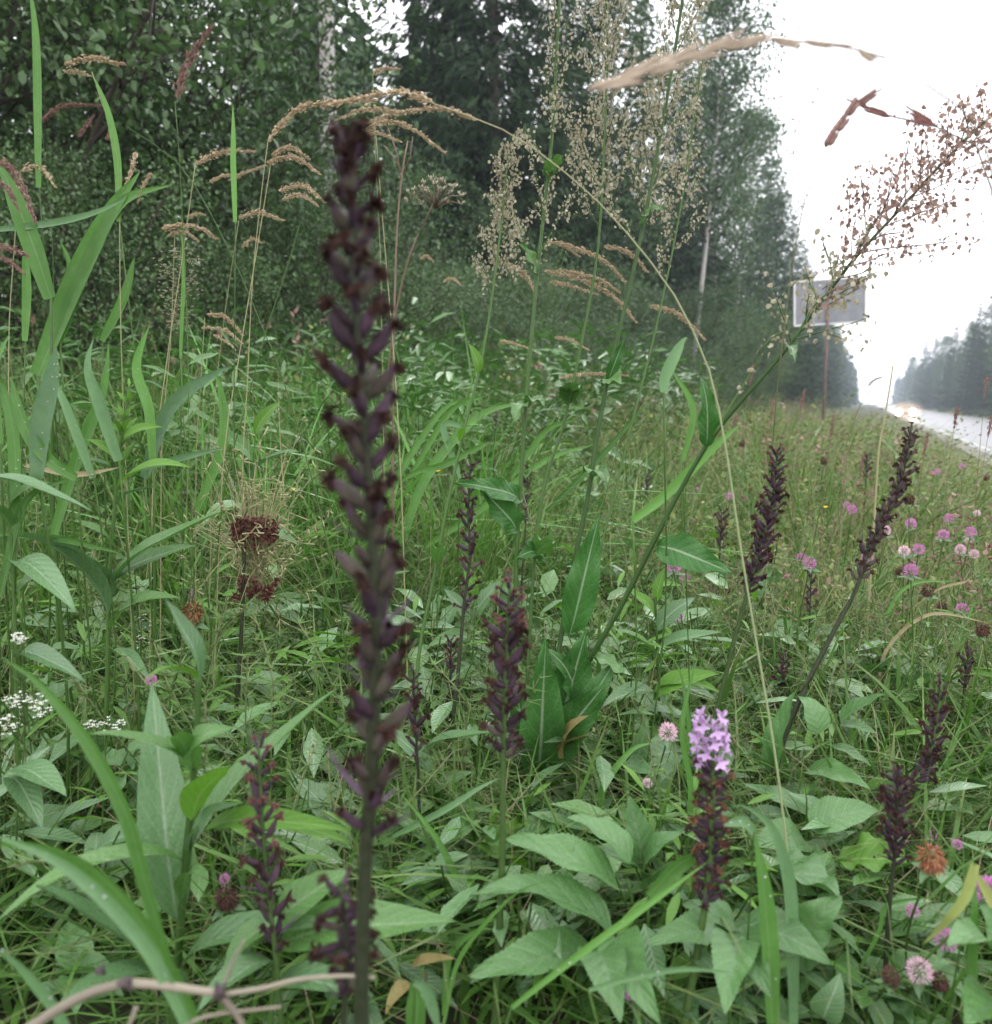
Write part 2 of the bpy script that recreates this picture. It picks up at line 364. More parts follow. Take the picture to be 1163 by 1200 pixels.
K['plate'] = solid('number_plate', (.7, .7, .7), (.8, .8, .8), scale=3, rough=.4, bump=0)
K['headlight'] = emit('headlight_glow', (1, .66, .40), 120)
m, n_ = mat_new('water_drop'); pr = n_.nodes.new('ShaderNodeBsdfPrincipled'); pr.inputs['Base Color'].default_value = (.9, .95, .95, 1); pr.inputs['Roughness'].default_value = .03
pr.inputs['Transmission Weight'].default_value = .6; pr.inputs['IOR'].default_value = 1.33; oo = n_.nodes.new('ShaderNodeOutputMaterial'); n_.links.new(pr.outputs[0], oo.inputs[0]); K['drop'] = m

# ------------------------------------------------------------------ ground, road
xs = np.concatenate([-np.geomspace(500, 12, 26), np.linspace(-11, 12, 70), np.geomspace(12.6, 500, 26)])
ys = np.concatenate([-np.geomspace(60, 4, 8), np.linspace(-3, 30, 90), np.geomspace(30.6, 900, 60)])
XX, YY = np.meshgrid(xs, ys); ZZ = ground(XX, YY)
mb = MB(); nx, ny = len(xs), len(ys)
ii = np.arange(nx * ny).reshape(ny, nx)
q = np.stack([ii[:-1, :-1], ii[:-1, 1:], ii[1:, 1:], ii[1:, :-1]], -1).reshape(-1, 4)
mb.add(np.stack([XX, YY, ZZ], -1).reshape(-1, 3), q)
setting('ground', mb, K['soil'], True)
def strip(name, x0, x1, z, mat, y0=-20, y1=880, n=60):
    mb = MB(); yy = np.linspace(y0, y1, n); V = []
    for y in yy: V += [(x0, y, z), (x1, y, z)]
    mb.add(V, [[i * 2, i * 2 + 1, i * 2 + 3, i * 2 + 2] for i in range(n - 1)]); return setting(name, mb, mat)
strip('road', ROAD_L, ROAD_R, ROAD_Z + .02, K['asphalt'])
strip('road_shoulder', ROAD_L - .5, ROAD_L - .003, ROAD_Z + .004, K['gravel'])
strip('road_shoulder', ROAD_R + .003, ROAD_R + .6, ROAD_Z + .004, K['gravel'])
mb = MB()
for x in (ROAD_L + .3, ROAD_R - .4): box(mb, x, x + .1, -20, 880, ROAD_Z + .021, ROAD_Z + .025)
for y in np.arange(0, 500, 12): box(mb, 6.92, 7.02, y, y + 3, ROAD_Z + .021, ROAD_Z + .025)
tag(link('road_markings', mb.mesh('road_markings', K['paint'], False)), kind='structure')

# ------------------------------------------------------------------ trees
HEX_V = [(0, 0, 0), (.3, -.30, .07), (.72, -.25, .05), (1, 0, -.06), (.72, .25, .05), (.3, .30, .07)]
HEX_Q = [[0, 1, 2, 3], [0, 3, 4, 5]]
RHO_V = [(0, 0, 0), (.45, -.34, .07), (1, 0, -.06), (.45, .34, .07)]
RHO_Q = [[0, 1, 2, 3]]
def limb(p0, d, L, n=6, wob=.12, up=.15):
    pts = [Vector(p0)]; d = Vector(d).normalized()
    for i in range(n):
        d = (d + Vector(rng.normal(size=3)) * wob + Vector((0, 0, up)) * .5 / n).normalized(); pts.append(pts[-1] + d * (L / n))
    return pts
def broadleaf_meshes(H, Rw, zlow, nleaf, leaf, nlimb, bark, lmat, tr=.1, multi=1, seedv=1, conic=.0, shell=.62):
    """trunk mesh and crown mesh (limbs, twigs, leaves) for a broadleaved tree or shrub"""
    global rng; keep = rng; rng = np.random.default_rng(seedv)
    tk = MB(); cr = MB(); tips = []
    for s in range(multi):
        a = 6.28 * s / multi + rng.random(); lean = .0 if multi == 1 else .22
        base = Vector((math.cos(a) * .12 * (multi > 1), math.sin(a) * .12 * (multi > 1), -.15))
        tp = limb(base, (math.cos(a) * lean, math.sin(a) * lean, 1), H * .93 + .15, 12, .035 if multi == 1 else .09, .2)
        tube(tk, tp, [max(.012, tr * (1 - .93 * i / 12)) * (1.25 if i == 0 else 1) for i in range(13)], 8)
        for k in range(nlimb // multi):
            u = zlow / H + (1 - zlow / H) * (k + rng.random()) / (nlimb // multi); u = min(u, .99)
            f = u * 12; i = int(f); p = tp[i].lerp(tp[min(i + 1, 12)], f - i)
            az = k * 2.4 + rng.random() * .8
            env = Rw * (math.sin(math.pi * min(1, max(0.05, (u - zlow / H * .6) / (1.03 - zlow / H * .6)) ** (.8 + conic))) ** .6)
            L = env * (.6 + .5 * rng.random()); el = .25 + .75 * u
            lp = limb(p, (math.cos(az), math.sin(az), el), L, 6, .14, .1)
            r0 = max(.006, tr * (1 - u) * .45 + .008); tube(cr, lp, [r0 * (1 - .8 * j / 6) for j in range(7)], 4, 1)
            for j in range(2, 7):
                tips.append((lp[j], (lp[j] - lp[j - 1]).normalized()))
                for s2 in range(2):
                    dd = ((lp[j] - lp[j - 1]).normalized() + Vector(rng.normal(size=3)) * .8).normalized()
                    tw = limb(lp[j], dd, L * (.18 + .2 * rng.random()), 3, .15, .0); tube(cr, tw, [.006, .005, .004, .002], 3, 1, cap=False)
                    tips += [(tw[2], dd), (tw[3], dd)]
    T = np.array([t[0][:] for t in tips]); D = np.array([t[1][:] for t in tips])
    # some twigs carry many leaves, some few: gaps and clumps
    wgt = rng.random(len(T)) ** 1.6 + .08; wgt /= wgt.sum()
    idx = rng.choice(len(T), nleaf, p=wgt)
    spread = .045 * Rw + .07 + leaf
    pos = T[idx] + rng.normal(size=(nleaf, 3)) * np.array([spread, spread, spread * .75])
    dirs = nrm(D[idx] * .4 + rng.normal(size=(nleaf, 3)) * .7 + np.array([0, 0, -.45]))
    X, Y, Z = rand_frames(dirs, nrm(rng.normal(size=(nleaf, 3)) * .45 + np.array([0, 0, 1])))
    cl = rng.random(len(T))[idx] * .6 + rng.random(nleaf) * .4
    scatter(cr, HEX_V if leaf < .08 else RHO_V, HEX_Q if leaf < .08 else RHO_Q, None, pos, X, Y, Z, leaf * (.6 + .7 * rng.random(nleaf)), cl)
    rng = keep
    return tk.mesh('trunk', K['limb'] if multi > 1 else bark), cr.mesh('crown', [lmat, K['limb']], False)
TW_V = [(0, -.06, 0), (0, .06, 0), (.55, .11, .0), (1, 0, 0), (.55, -.11, 0), (0, 0, -.05), (.5, 0, .10)]
def spruce_meshes(H, Rw, zlow, seedv, dens=1.0):
    global rng; keep = rng; rng = np.random.default_rng(seedv)
    tk = MB(); cr = MB()
    tp = [Vector((rng.normal() * .02 * i * .3, rng.normal() * .02 * i * .3, -.2 + (H + .2) * i / 12)) for i in range(13)]
    tube(tk, tp, [.17 * (1 - i / 12.3) * H / 14 + .01 for i in range(13)], 9)
    Ps = []; Ds = []; S = []; rr = []
    z = zlow
    while z < H * .985:
        u = (z - zlow) / (H - zlow); Lb = Rw * (1 - u) ** .85 * (1 if u > .12 else .75 + 2 * u) + .12
        nb = 7 if u < .7 else 5
        a0 = rng.random() * 6.28
        for b in range(nb):
            if rng.random() < .1: continue
            az = a0 + 6.28 * b / nb + rng.normal() * .2; L = Lb * (.7 + .45 * rng.random()); zz = z + rng.normal() * .12
            f = zz / H * 12 + .16; i = int(max(0, min(11, f))); c = tp[i]
            el = -.35 + .75 * u; n = 7; pts = []
            for j in range(n + 1):
                t = j / n; r = L * t; pts.append(Vector((c.x + math.cos(az) * r, c.y + math.sin(az) * r, zz + L * (el * t - .25 * t * t * (1 - u) + .28 * t ** 3))))
            tube(cr, pts[:7], [.02 * (1 - u * .6) * (1 - j / 8) for j in range(7)], 3, 1, cap=False)
            side = np.array([-math.sin(az), math.cos(az), 0]); fw = np.array([math.cos(az), math.sin(az), 0])
            k = int((22 + 46 * L / Rw) * dens * (.5 + .5 * L))
            t = rng.random(k) ** .75; q = np.array([p[:] for p in pts]); fi = t * n; i0 = np.minimum(fi.astype(int), n - 1); fr = (fi - i0)[:, None]
            pp = q[i0] * (1 - fr) + q[i0 + 1] * fr
            s = np.where(rng.random(k) < .5, -1, 1)[:, None]
            off = s * side * (rng.random(k) * .38 * L * (1 - t * .8))[:, None]
            pp = pp + off + np.array([0, 0, -.3]) * np.abs(off).max(axis=1)[:, None] * rng.random((k, 1))
            dd = fw * .5 + s * side * (.5 * rng.random((k, 1))) + np.array([0, 0, -1.0]) * (.15 + 1.0 * rng.random((k, 1))) * (1 - u * .6) + rng.normal(size=(k, 3)) * .2
            Ps.append(pp); Ds.append(dd); S.append((.16 + .26 * rng.random(k)) * (.55 + .5 * (1 - u))); rr.append(np.clip(.25 + .5 * t + rng.normal(size=k) * .2, 0, 1))
        z += (.30 + .12 * rng.random()) * (1 if u < .6 else .75)
    Ps = np.concatenate(Ps); Ds = np.concatenate(Ds); S = np.concatenate(S); rr = np.concatenate(rr)
    X, Y, Z = rand_frames(Ds)
    scatter(cr, TW_V, [[0, 4, 3, 2]], [[0, 2, 1], [5, 6, 3]], Ps, X, Y, Z, S, rr)
    rng = keep
    return tk.mesh('trunk', K['bark']), cr.mesh('crown', [K['spruce'], K['limb']], False)
SH = [broadleaf_meshes(4.6, 1.9, .25, 20000, .052, 60, K['bark'], K['tree_leaf'], .028, 5, s) for s in (11, 12, 13)]
BT = [broadleaf_meshes(15, 2.7, 1.6, 21000, .125, 130, K['birch_bark'], K['tree_leaf2'], .15, 1, s, conic=.25) for s in (21, 22, 23)]
BH = [broadleaf_meshes(15, 2.6, 6.4, 13000, .125, 80, K['birch_bark'], K['tree_leaf2'], tr_, 1, 25, conic=.1) for tr_ in (.11, .15)]
SP = [spruce_meshes(15, 2.9, .7, s) for s in (31, 32)]
def tree(kind, v, x, y, sc, rot, name, label, cat, group=None, sz=1.0):
    tkm, crm = {'S': SH, 'B': BT, 'H': BH, 'P': SP}[kind][v]
    b = Vector((x, y, gz(x, y))); t = Thing(name, b, label, cat, group)
    M = Matrix.Translation(b) @ Matrix.Rotation(rot, 4, 'Z') @ Matrix.Diagonal((sc, sc, sc * sz, 1))
    t.part('trunk', tkm, M); t.part('crown', crm, M); return t
GS = 'leafy shrubs along the forest edge'; GT = 'trees of the roadside forest'; GF = 'hazy trees across the road'
def az(px, X):
    """road-frame Y where the photo column px meets the line x = X"""
    p = P(px, 472, 1.0); return X / p.x * p.y
for i, (px, X, sc, v, lab) in enumerate([
    (-70, -4.9, 1.0, 0, 'tall dense green shrub at the left border of the photo'),
    (30, -5.4, 1.08, 1, 'broad green shrub behind the wide grass blades at upper left'),
    (135, -5.2, 1.0, 2, 'leafy shrub behind the arching tan seed heads at upper left'),
    (225, -5.6, .95, 0, 'leafy shrub directly behind the tip of the tall dark orchid'),
    (372, -5.7, .72, 1, 'lower bright green shrub at the foot of the white birch trunk'),
    (368, -8.0, .98, 2, 'shrub in the second rank hiding the lower part of the white birch trunk'),
    (500, -5.5, .58, 2, 'low shrub in front of the dark spruces, behind the dry umbel'),
    (585, -5.4, .62, 0, 'mid green shrub below the dark spruce trunk'),
    (655, -5.3, .80, 1, 'shrub behind the two tall upright dock stems'),
    (720, -5.2, .78, 2, 'shrub left of the slanting pale birch trunk base'),
    (790, -4.9, .9, 0, 'shrub covering the foot of the pale birch trunk'),
    (845, -4.7, 1.0, 1, 'shrub between the pale birch trunk and the road sign'),
    (885, -4.4, 1.0, 2, 'low shrub just left of the road sign')]):
    tree('S', v, X, az(px, X), sc, i * 1.7, 'leafy_shrub', lab, 'shrub', GS)
low = ['at the far left behind the wide crossing blades', 'behind the pale seed cluster', 'left of the dark orchid, under the tan ear pair', 'directly behind the middle of the tallest orchid spike', 'right of the tallest spike below the dry umbel', 'between the dry umbel stalk and the pinkish dock panicle',
       'behind the leftmost ears of the middle group', 'under the long ears of the middle group', 'behind the pale folded blade in the middle', 'below the lone tan ear right of the middle group', 'in front of the foot of the long pale trunk', 'between the pale trunk foot and the sign post']
for i, (px, X, sc) in enumerate([(-20, -3.9, .40), (110, -4.1, .42), (235, -4.0, .38), (330, -4.2, .44), (440, -4.0, .40), (520, -4.2, .42), (585, -4.0, .44), (650, -4.1, .46), (715, -4.0, .44), (770, -3.9, .50), (815, -3.8, .52), (868, -3.7, .52)]):
    tree('S', i % 3, X, az(px, X), sc, i * 1.3 + .4, 'leafy_shrub', 'knee high light green bush ' + low[i], 'shrub', 'low bushes where the meadow meets the shrubs', 1.0 - .05 * (i % 3))
rows = [
    ('B', 0, -60, -9.5, .8, 'tall broadleaf tree at the upper left corner, behind the shrubs'), ('B', 1, 60, -10.5, .62, 'broadleaf tree above the left shrubs, second from the photo edge'),
    ('B', 2, 170, -10.5, .55, 'broadleaf tree showing specks of sky, above the tan seed heads'), ('B', 0, 290, -11, .5, 'broadleaf tree left of the white birch trunk at the top'),
    ('H', 1, 394, -9.0, 1.3, 'birch with bare white trunk against the sky gap at top'),
    ('P', 0, 528, -9.8, 1.1, 'dark spruce right of the white birch trunk and the sky gap'), ('P', 1, 580, -8.4, 1.15, 'dark spruce whose trunk stands behind the middle of the photo'),
    ('P', 0, 650, -9.0, 1.1, 'dark spruce behind the tallest upright dock stem'), ('B', 1, 700, -7.8, 1.0, 'birch rising behind the dense pale dock seed panicle'),
    ('P', 1, 745, -8.6, 1.05, 'dark spruce just left of the slanting pale birch trunk'), ('H', 0, 812, -6.2, 1.12, 'birch with long bare pale trunk beside the dock panicles'),
    ('P', 0, 790, -7.9, 1.0, 'spruce behind the long bare pale birch trunk'), ('B', 2, 838, -7.0, 1.12, 'birch just right of the long bare pale trunk'),
    ('B', 0, 868, -6.9, 1.15, 'tall airy birch whose top meets the white sky under the grass ear'), ('P', 1, 893, -6.5, 1.12, 'first spruce of the skyline right of the airy birch'),
    ('B', 1, 908, -6.6, 1.1, 'birch above and left of the road sign in the tapering row'), ('P', 0, 922, -6.6, 1.1, 'spruce above the left edge of the road sign'),
    ('P', 1, 936, -6.4, 1.08, 'spruce directly above the middle of the road sign'), ('B', 2, 948, -6.4, 1.05, 'birch behind the right half of the road sign'),
    ('P', 0, 958, -6.4, 1.1, 'narrow spruce showing beside the right edge of the sign'), ('P', 1, 967, -6.4, 1.0, 'first hazy spruce beyond the road sign'),
    ('B', 0, 975, -6.3, 1.0, 'second hazy tree beyond the road sign'), ('P', 0, 982, -6.2, 1.0, 'third hazy tree beyond the road sign'),
    ('P', 1, 988, -6.2, 1.0, 'last blue-grey spruce where the left forest meets the road')]
for i, (k, v, px, X, sc, lab) in enumerate(rows):
    tree(k, v, X, az(px, X), sc, i * 2.3 + .5, {'B': 'broadleaf_tree', 'H': 'birch_tree', 'P': 'spruce_tree'}[k], lab, {'B': 'tree', 'H': 'birch', 'P': 'spruce'}[k], GT)
# second rank deeper in the forest: one mass nobody could count
def far_mass(name, spots, seedv):
    """tree shapes joined from thin crowns: far-off wood that reads as one mass"""
    r = np.random.default_rng(seedv); mb = MB()
    for (x, y, H) in spots:
        g = gz(x, y); n = 260; u = r.random(n); a = r.random(n) * 6.28; rad = (.15 * H) * (1 - u) ** .8 * (.3 + .8 * r.random(n)) + .1
        pos = np.stack([x + np.cos(a) * rad, y + np.sin(a) * rad, g + H * (.04 + .96 * u)], -1)
        D = np.stack([np.cos(a), np.sin(a), -.5 + r.normal(size=n) * .4], -1)
        X, Y, Z = rand_frames(D); scatter(mb, RHO_V, RHO_Q, None, pos, X, Y, Z, 0.072 * H * (.5 + .8 * r.random(n)) * np.where(u > .9, .5, 1), r.random(n))
        tube(mb, [Vector((x, y, g)), Vector((x, y, g + H * .95))], [.015 * H * .6, .02], 5, 1)
    o = link(name, mb.mesh(name, [K['spruce'], K['bark']], False)); return tag(o, kind='stuff')
rr = np.random.default_rng(5)
spots = [(-12 - 9 * rr.random() - (0 if y > 22 else 3), y + rr.random() * 2, (12 if y > 18 else 5) + 4 * rr.random()) for y in np.arange(4, 130, 2.0) for _ in range(2)]
spots += [(-6 - 8 * rr.random(), y, 13 + 5 * rr.random()) for y in np.arange(150, 460, 5.0)]
tag(far_mass('forest', spots, 8), 'dark conifer forest filling the depth behind the left tree line', 'forest')
spots = [(17 + 12 * rr.random(), y, 11 + 5 * rr.random()) for y in np.arange(90, 300, 3.0)] + [(13.5 + 10 * rr.random(), y, 12 + 5 * rr.random()) for y in np.arange(300, 560, 5.0)]
tag(far_mass('forest', spots, 9), 'blue hazy forest across the road behind the front trees', 'forest')
for i, (px, X, k, v, sc, lab) in enumerate([
    (1188, 12.8, 'P', 0, 1.05, 'tallest hazy spruce at the right edge across the road'), (1172, 13.3, 'B', 1, .98, 'hazy broadleaf tree just inside the right photo edge'),
    (1156, 13.2, 'P', 1, 1.0, 'hazy spruce second from the right edge across the road'), (1142, 13, 'P', 0, .98, 'rounded hazy tree in the middle of the far right wood'),
    (1128, 13.2, 'B', 2, .95, 'pale hazy birch left of the middle of the far right wood'), (1116, 13, 'P', 1, .98, 'hazy spruce above and right of the headlights'),
    (1104, 13.2, 'B', 0, 1.0, 'hazy tree directly right of the car'), (1093, 13, 'P', 0, 1.1, 'blunt hazy spruce above the car'),
    (1082, 13, 'P', 1, 1.2, 'hazy spruce standing proud at the left end of the far wood'), (1071, 12.8, 'B', 1, 1.1, 'smallest faded tree at the left end of the far wood')]):
    tree(k, v, X, az(px, X), sc, i * 1.9, 'hazy_tree', lab, 'tree', GF)

# ------------------------------------------------------------------ road sign and car
sb = P(966, 486, 16.5); sx, sy = sb.x, sb.y; sg = gz(sx, sy)
cs = P(966, 355, 16.5); wS, hS = 1.25, .80
t = Thing('road_sign', (sx, sy, sg), 'back of a grey rectangular road sign on a thin reddish post', 'road sign')
mb = MB(); box(mb, -wS / 2, wS / 2, -.012, .012, -hS / 2, hS / 2); Ms = Matrix.Translation((sx, sy + .08, cs.z)) @ Matrix.Rotation(R(12), 4, 'Z') @ Matrix.Rotation(R(-2.5), 4, 'Y')
t.part('sign_panel', mb.mesh('sign_panel', K['sign_back'], False), Ms)
mb = MB()
for a, b, c, d in ((-wS / 2 - .02, wS / 2 + .02, hS / 2, hS / 2 + .03), (-wS / 2 - .02, wS / 2 + .02, -hS / 2 - .03, -hS / 2), (-wS / 2 - .03, -wS / 2, -hS / 2, hS / 2), (wS / 2, wS / 2 + .03, -hS / 2, hS / 2)): box(mb, a, b, -.03, .02, c, d)
t.part('rim', mb.mesh('rim', K['sign_edge'], False), Ms)
mb = MB(); tube(mb, [Vector((sx, sy - .03, sg - .3)), Vector((sx - .02, sy - .03, cs.z + hS * .45))], .028, 10); t.part('post', mb.mesh('post', K['sign_post']))

def car(x, y, label):
    z = ROAD_Z + .02; t = Thing('car', (x, y, z), label, 'car'); B = Matrix.Translation((x, y, z))
    # cross-section lofted along the length (front faces -y, towards the camera)
    secs = [(-2.15, .42, .30, .62), (-2.05, .80, .26, .78), (-1.6, .88, .24, .90), (-.9, .90, .22, .98), (.0, .90, .22, 1.0), (1.2, .90, .22, 1.0), (1.95, .86, .26, .98), (2.15, .78, .36, .9)]
    mb = MB(); V = []
    for (yy, w_, z0, z1) in secs:
        for a, b in ((-1, z0), (-1.03, (z0 + z1) / 2), (-.96, z1 - .06), (-.86, z1), (.86, z1), (.96, z1 - .06), (1.03, (z0 + z1) / 2), (1, z0)): V.append((a * w_, yy, b))
    q = [[i * 8 + k, i * 8 + (k + 1) % 8, i * 8 + 8 + (k + 1) % 8, i * 8 + 8 + k] for i in range(7) for k in range(8)]
    q += [[0, 7, 6, 1], [1, 6, 5, 2], [2, 5, 4, 3]] + [[56 + a for a in r] for r in ([0, 1, 6, 7], [1, 2, 5, 6], [2, 3, 4, 5])]
    mb.add(V, q); t.part('body', mb.mesh('body', K['car_paint'], False), B)
    mb = MB(); V = []
    for (yy, w_, z0) in ((-.95, .80, .97), (-.25, .66, 1.42), (.9, .66, 1.46), (1.8, .76, .98)): V += [(-w_, yy, z0), (w_, yy, z0)]
    V2 = [(-.84, -.95, .96), (.84, -.95, .96), (-.84, 1.8, .96), (.84, 1.8, .96)]
    mb.add(V + V2, [[0, 1, 3, 2], [2, 3, 5, 4], [4, 5, 7, 6], [8, 0, 2, 10], [10, 2, 4, 6], [9, 3, 1, 9], [11, 5, 3, 9], [11, 7, 5, 11]][:5]); t.part('cabin', mb.mesh('cabin', K['car_paint'], False), B)
    mb = MB(); mb.add([(-.74, -.93, 1.0), (.74, -.93, 1.0), (.62, -.29, 1.4), (-.62, -.29, 1.4)], [[0, 1, 2, 3]])
    t.part('windscreen', mb.mesh('windscreen', K['car_glass'], False), B @ Matrix.Translation((0, -.012, .012)))
    for s in (-1, 1):
        mb = MB(); tube(mb, [Vector((s * .62, -2.10, .66)), Vector((s * .62, -2.17, .66))], [.30, .295], 16); t.part('headlight', mb.mesh('headlight', K['headlight']), B)  # discs oversized to take in the glare round each lamp
        mb = MB(); tube(mb, [Vector((s * .92, -.75, 1.05)), Vector((s * 1.06, -.78, 1.05))], [.07, .08], 8); t.part('mirror', mb.mesh('mirror', K['car_paint']), B)
        for yy in (-1.35, 1.35):
            mb = MB(); tube(mb, [Vector((s * .70, yy, .32)), Vector((s * .90, yy, .32))], .32, 20); w_ = t.part('wheel', mb.mesh('wheel', K['tyre']), B)
            mb = MB(); tube(mb, [Vector((s * .90, yy, .32)), Vector((s * .915, yy, .32))], .19, 14); t.part('rim', mb.mesh('rim', K['chrome']), B, (w_, B))
    mb = MB(); box(mb, -.45, .45, -2.19, -2.15, .42, .54); t.part('grille', mb.mesh('grille', K['tyre'], False), B)
    mb = MB(); box(mb, -.26, .26, -2.215, -2.192, .30, .41); t.part('number_plate', mb.mesh('number_plate', K['plate'], False), B)
pc = P(1061, 481, 86); car(pc.x, pc.y, 'oncoming dark car with both headlights lit on the wet road')

# mist volume added to imitate lens glare round the lit headlamps
me = bpy.data.meshes.new('headlight_glare'); bm_ = __import__('bmesh').new(); __import__('bmesh').ops.create_icosphere(bm_, subdivisions=3, radius=1.0); bm_.to_mesh(me); bm_.free()
glareo = link('headlight_glare', me, Matrix.Translation((pc.x, pc.y - 2.6, ROAD_Z + .95)) @ Matrix.Diagonal((1.7, 1.1, .85, 1))); tag(glareo, 'added mist volume imitating lens glare round the car headlights', 'glare', kind='stuff')
m, n2_ = mat_new('headlight_glare'); vs = n2_.nodes.new('ShaderNodeVolumePrincipled'); vs.inputs['Color'].default_value = (1, .97, .94, 1); vs.inputs['Density'].default_value = .05; vs.inputs['Anisotropy'].default_value = .5
oo = n2_.nodes.new('ShaderNodeOutputMaterial'); n2_.links.new(vs.outputs[0], oo.inputs['Volume']); me.materials.append(m)

# ------------------------------------------------------------------ leaf library (local x from base to tip, length 1)
def leaf_mesh(name, mat, wid=.25, prof='lance', arch=.12, fold=.18, wave=.0, serr=0, curl=0, ny=14, nx=6, twist=0, seedv=0, skew=0):
    r = np.random.default_rng(seedv + 100); V = []; C = []
    ph = r.random() * 6
    for i in range(ny + 1):
        u = i / ny
        if prof == 'lance': w_ = (math.sin(math.pi * u ** .72) ** .9) * (1 if u > .0 else 0)
        elif prof == 'ovate': w_ = (math.sin(math.pi * u ** .55) ** .75)
        elif prof == 'round': w_ = math.sqrt(max(0, 1 - (2 * u - 1) ** 2)) ** .8
        elif prof == 'heart': w_ = (math.sin(math.pi * min(1, .10 + .9 * u) ** .6) ** .7) if u > 0 else .3
        elif prof == 'strap': w_ = min(1, 6 * u + .25) * (1 - u ** 5)
        if serr and 0 < i < ny: w_ *= (1 + serr * (.5 if i % 2 else -.5))
        w_ = max(w_, .004)
        for j in range(nx + 1):
            s = 2 * j / nx - 1; a = abs(s)
            wav = wave * math.sin(u * 17 + ph + (2 if s > 0 else 0)) * a * a * wid
            z = arch * 4 * u * (1 - u) + fold * a * w_ * wid + wav - .02 * (1 - a) * .3 - curl * max(0, u - .6) ** 2 + .012 * math.sin(u * 9 + ph) 
            y = s * w_ * wid / 2 + skew * u * (1 - u); x = u - (serr * .02 * a)
            if serr and i % 2 == 0 and 0 < i < ny: x += .0
            if twist: cs_, sn_ = math.cos(twist * u), math.sin(twist * u); y, z = y * cs_ - z * sn_ * .6, z * cs_ * .9 + y * sn_
            V.append((x, y, z)); C.append((0.5, u, a))
    q = [[i * (nx + 1) + j, i * (nx + 1) + j + 1, (i + 1) * (nx + 1) + j + 1, (i + 1) * (nx + 1) + j] for i in range(ny) for j in range(nx)]
    mb = MB(); mb.add(V, q, None, C); return mb.mesh(name, mat)
LF = {}
def lib(key, mat, n=3, **kw):
    LF[key] = []
    for i in range(n):
        k2 = dict(kw); k2['arch'] = kw.get('arch', .12) * (.6 + .5 * i); k2['seedv'] = i; k2['twist'] = kw.get('twist', 0) + (-.35, .2, .5)[i % 3] * .8
        LF[key].append(leaf_mesh('leaf', mat, **k2))
lib('lance', K['leaf'], wid=.22); lib('lance_gray', K['leaf_gray'], wid=.24); lib('lance_light', K['leaf_light'], wid=.22)
lib('ovate_gray', K['leaf_gray'], wid=.42, prof='ovate'); lib('elder', K['leaf_elder'], wid=.44, prof='ovate', serr=.07, ny=44, wave=.035)
lib('round', K['leaf_light'], wid=.95, prof='round', serr=.04, ny=20, wave=.1, arch=.05); lib('round_green', K['leaf_elder'], wid=.8, prof='heart', ny=20, wave=.08, serr=.03)
lib('dock', K['leaf_dock'], wid=.30, wave=.15, fold=.16, ny=26); lib('dock_small', K['leaf'], wid=.4, wave=.16, fold=.2, ny=16)
lib('yellow', K['leaf_yellow'], wid=.4, prof='ovate'); lib('blade', K['blade'], wid=.075, prof='strap', ny=18, nx=4, arch=.1); lib('blade_gray', K['blade_gray'], wid=.09, prof='strap', ny=18, nx=4, arch=.1)
lib('clover', K['leaf_gray'], wid=.6, prof='ovate', ny=8, nx=4)
CAMV = Vector(cam.location)
LEAFN = [0]
def put_leaf(t, key, a, b, width=None, flip=0, up=None, name='leaf', v=None, label=None):
    """a leaf from world point a (base) to b (tip); width in metres"""
    a, b = Vector(a), Vector(b); L = (b - a).length; LEAFN[0] += 1
    me = LF[key][(LEAFN[0] if v is None else v) % len(LF[key])]
    base_w = {'lance': .22, 'lance_gray': .24, 'lance_light': .22, 'ovate_gray': .42, 'elder': .44, 'round': .95, 'round_green': .8, 'dock': .30, 'dock_small': .4, 'yellow': .4, 'blade': .075, 'blade_gray': .09, 'clover': .6}[key]
    sy = L if width is None else width / base_w
    if up is None and key == 'dock': up = (CAMV - a).normalized() + Vector((.15, 0, .25))
    if up is None: up = (CAMV - a).normalized() * .55 + Vector((0, 0, 1)) + Vector((random.uniform(-.3, .3), random.uniform(-.3, .3), 0))
    return t.part(name, me, M_x(a, b - a, up, L, sy, (L + sy) / 2), label=label)

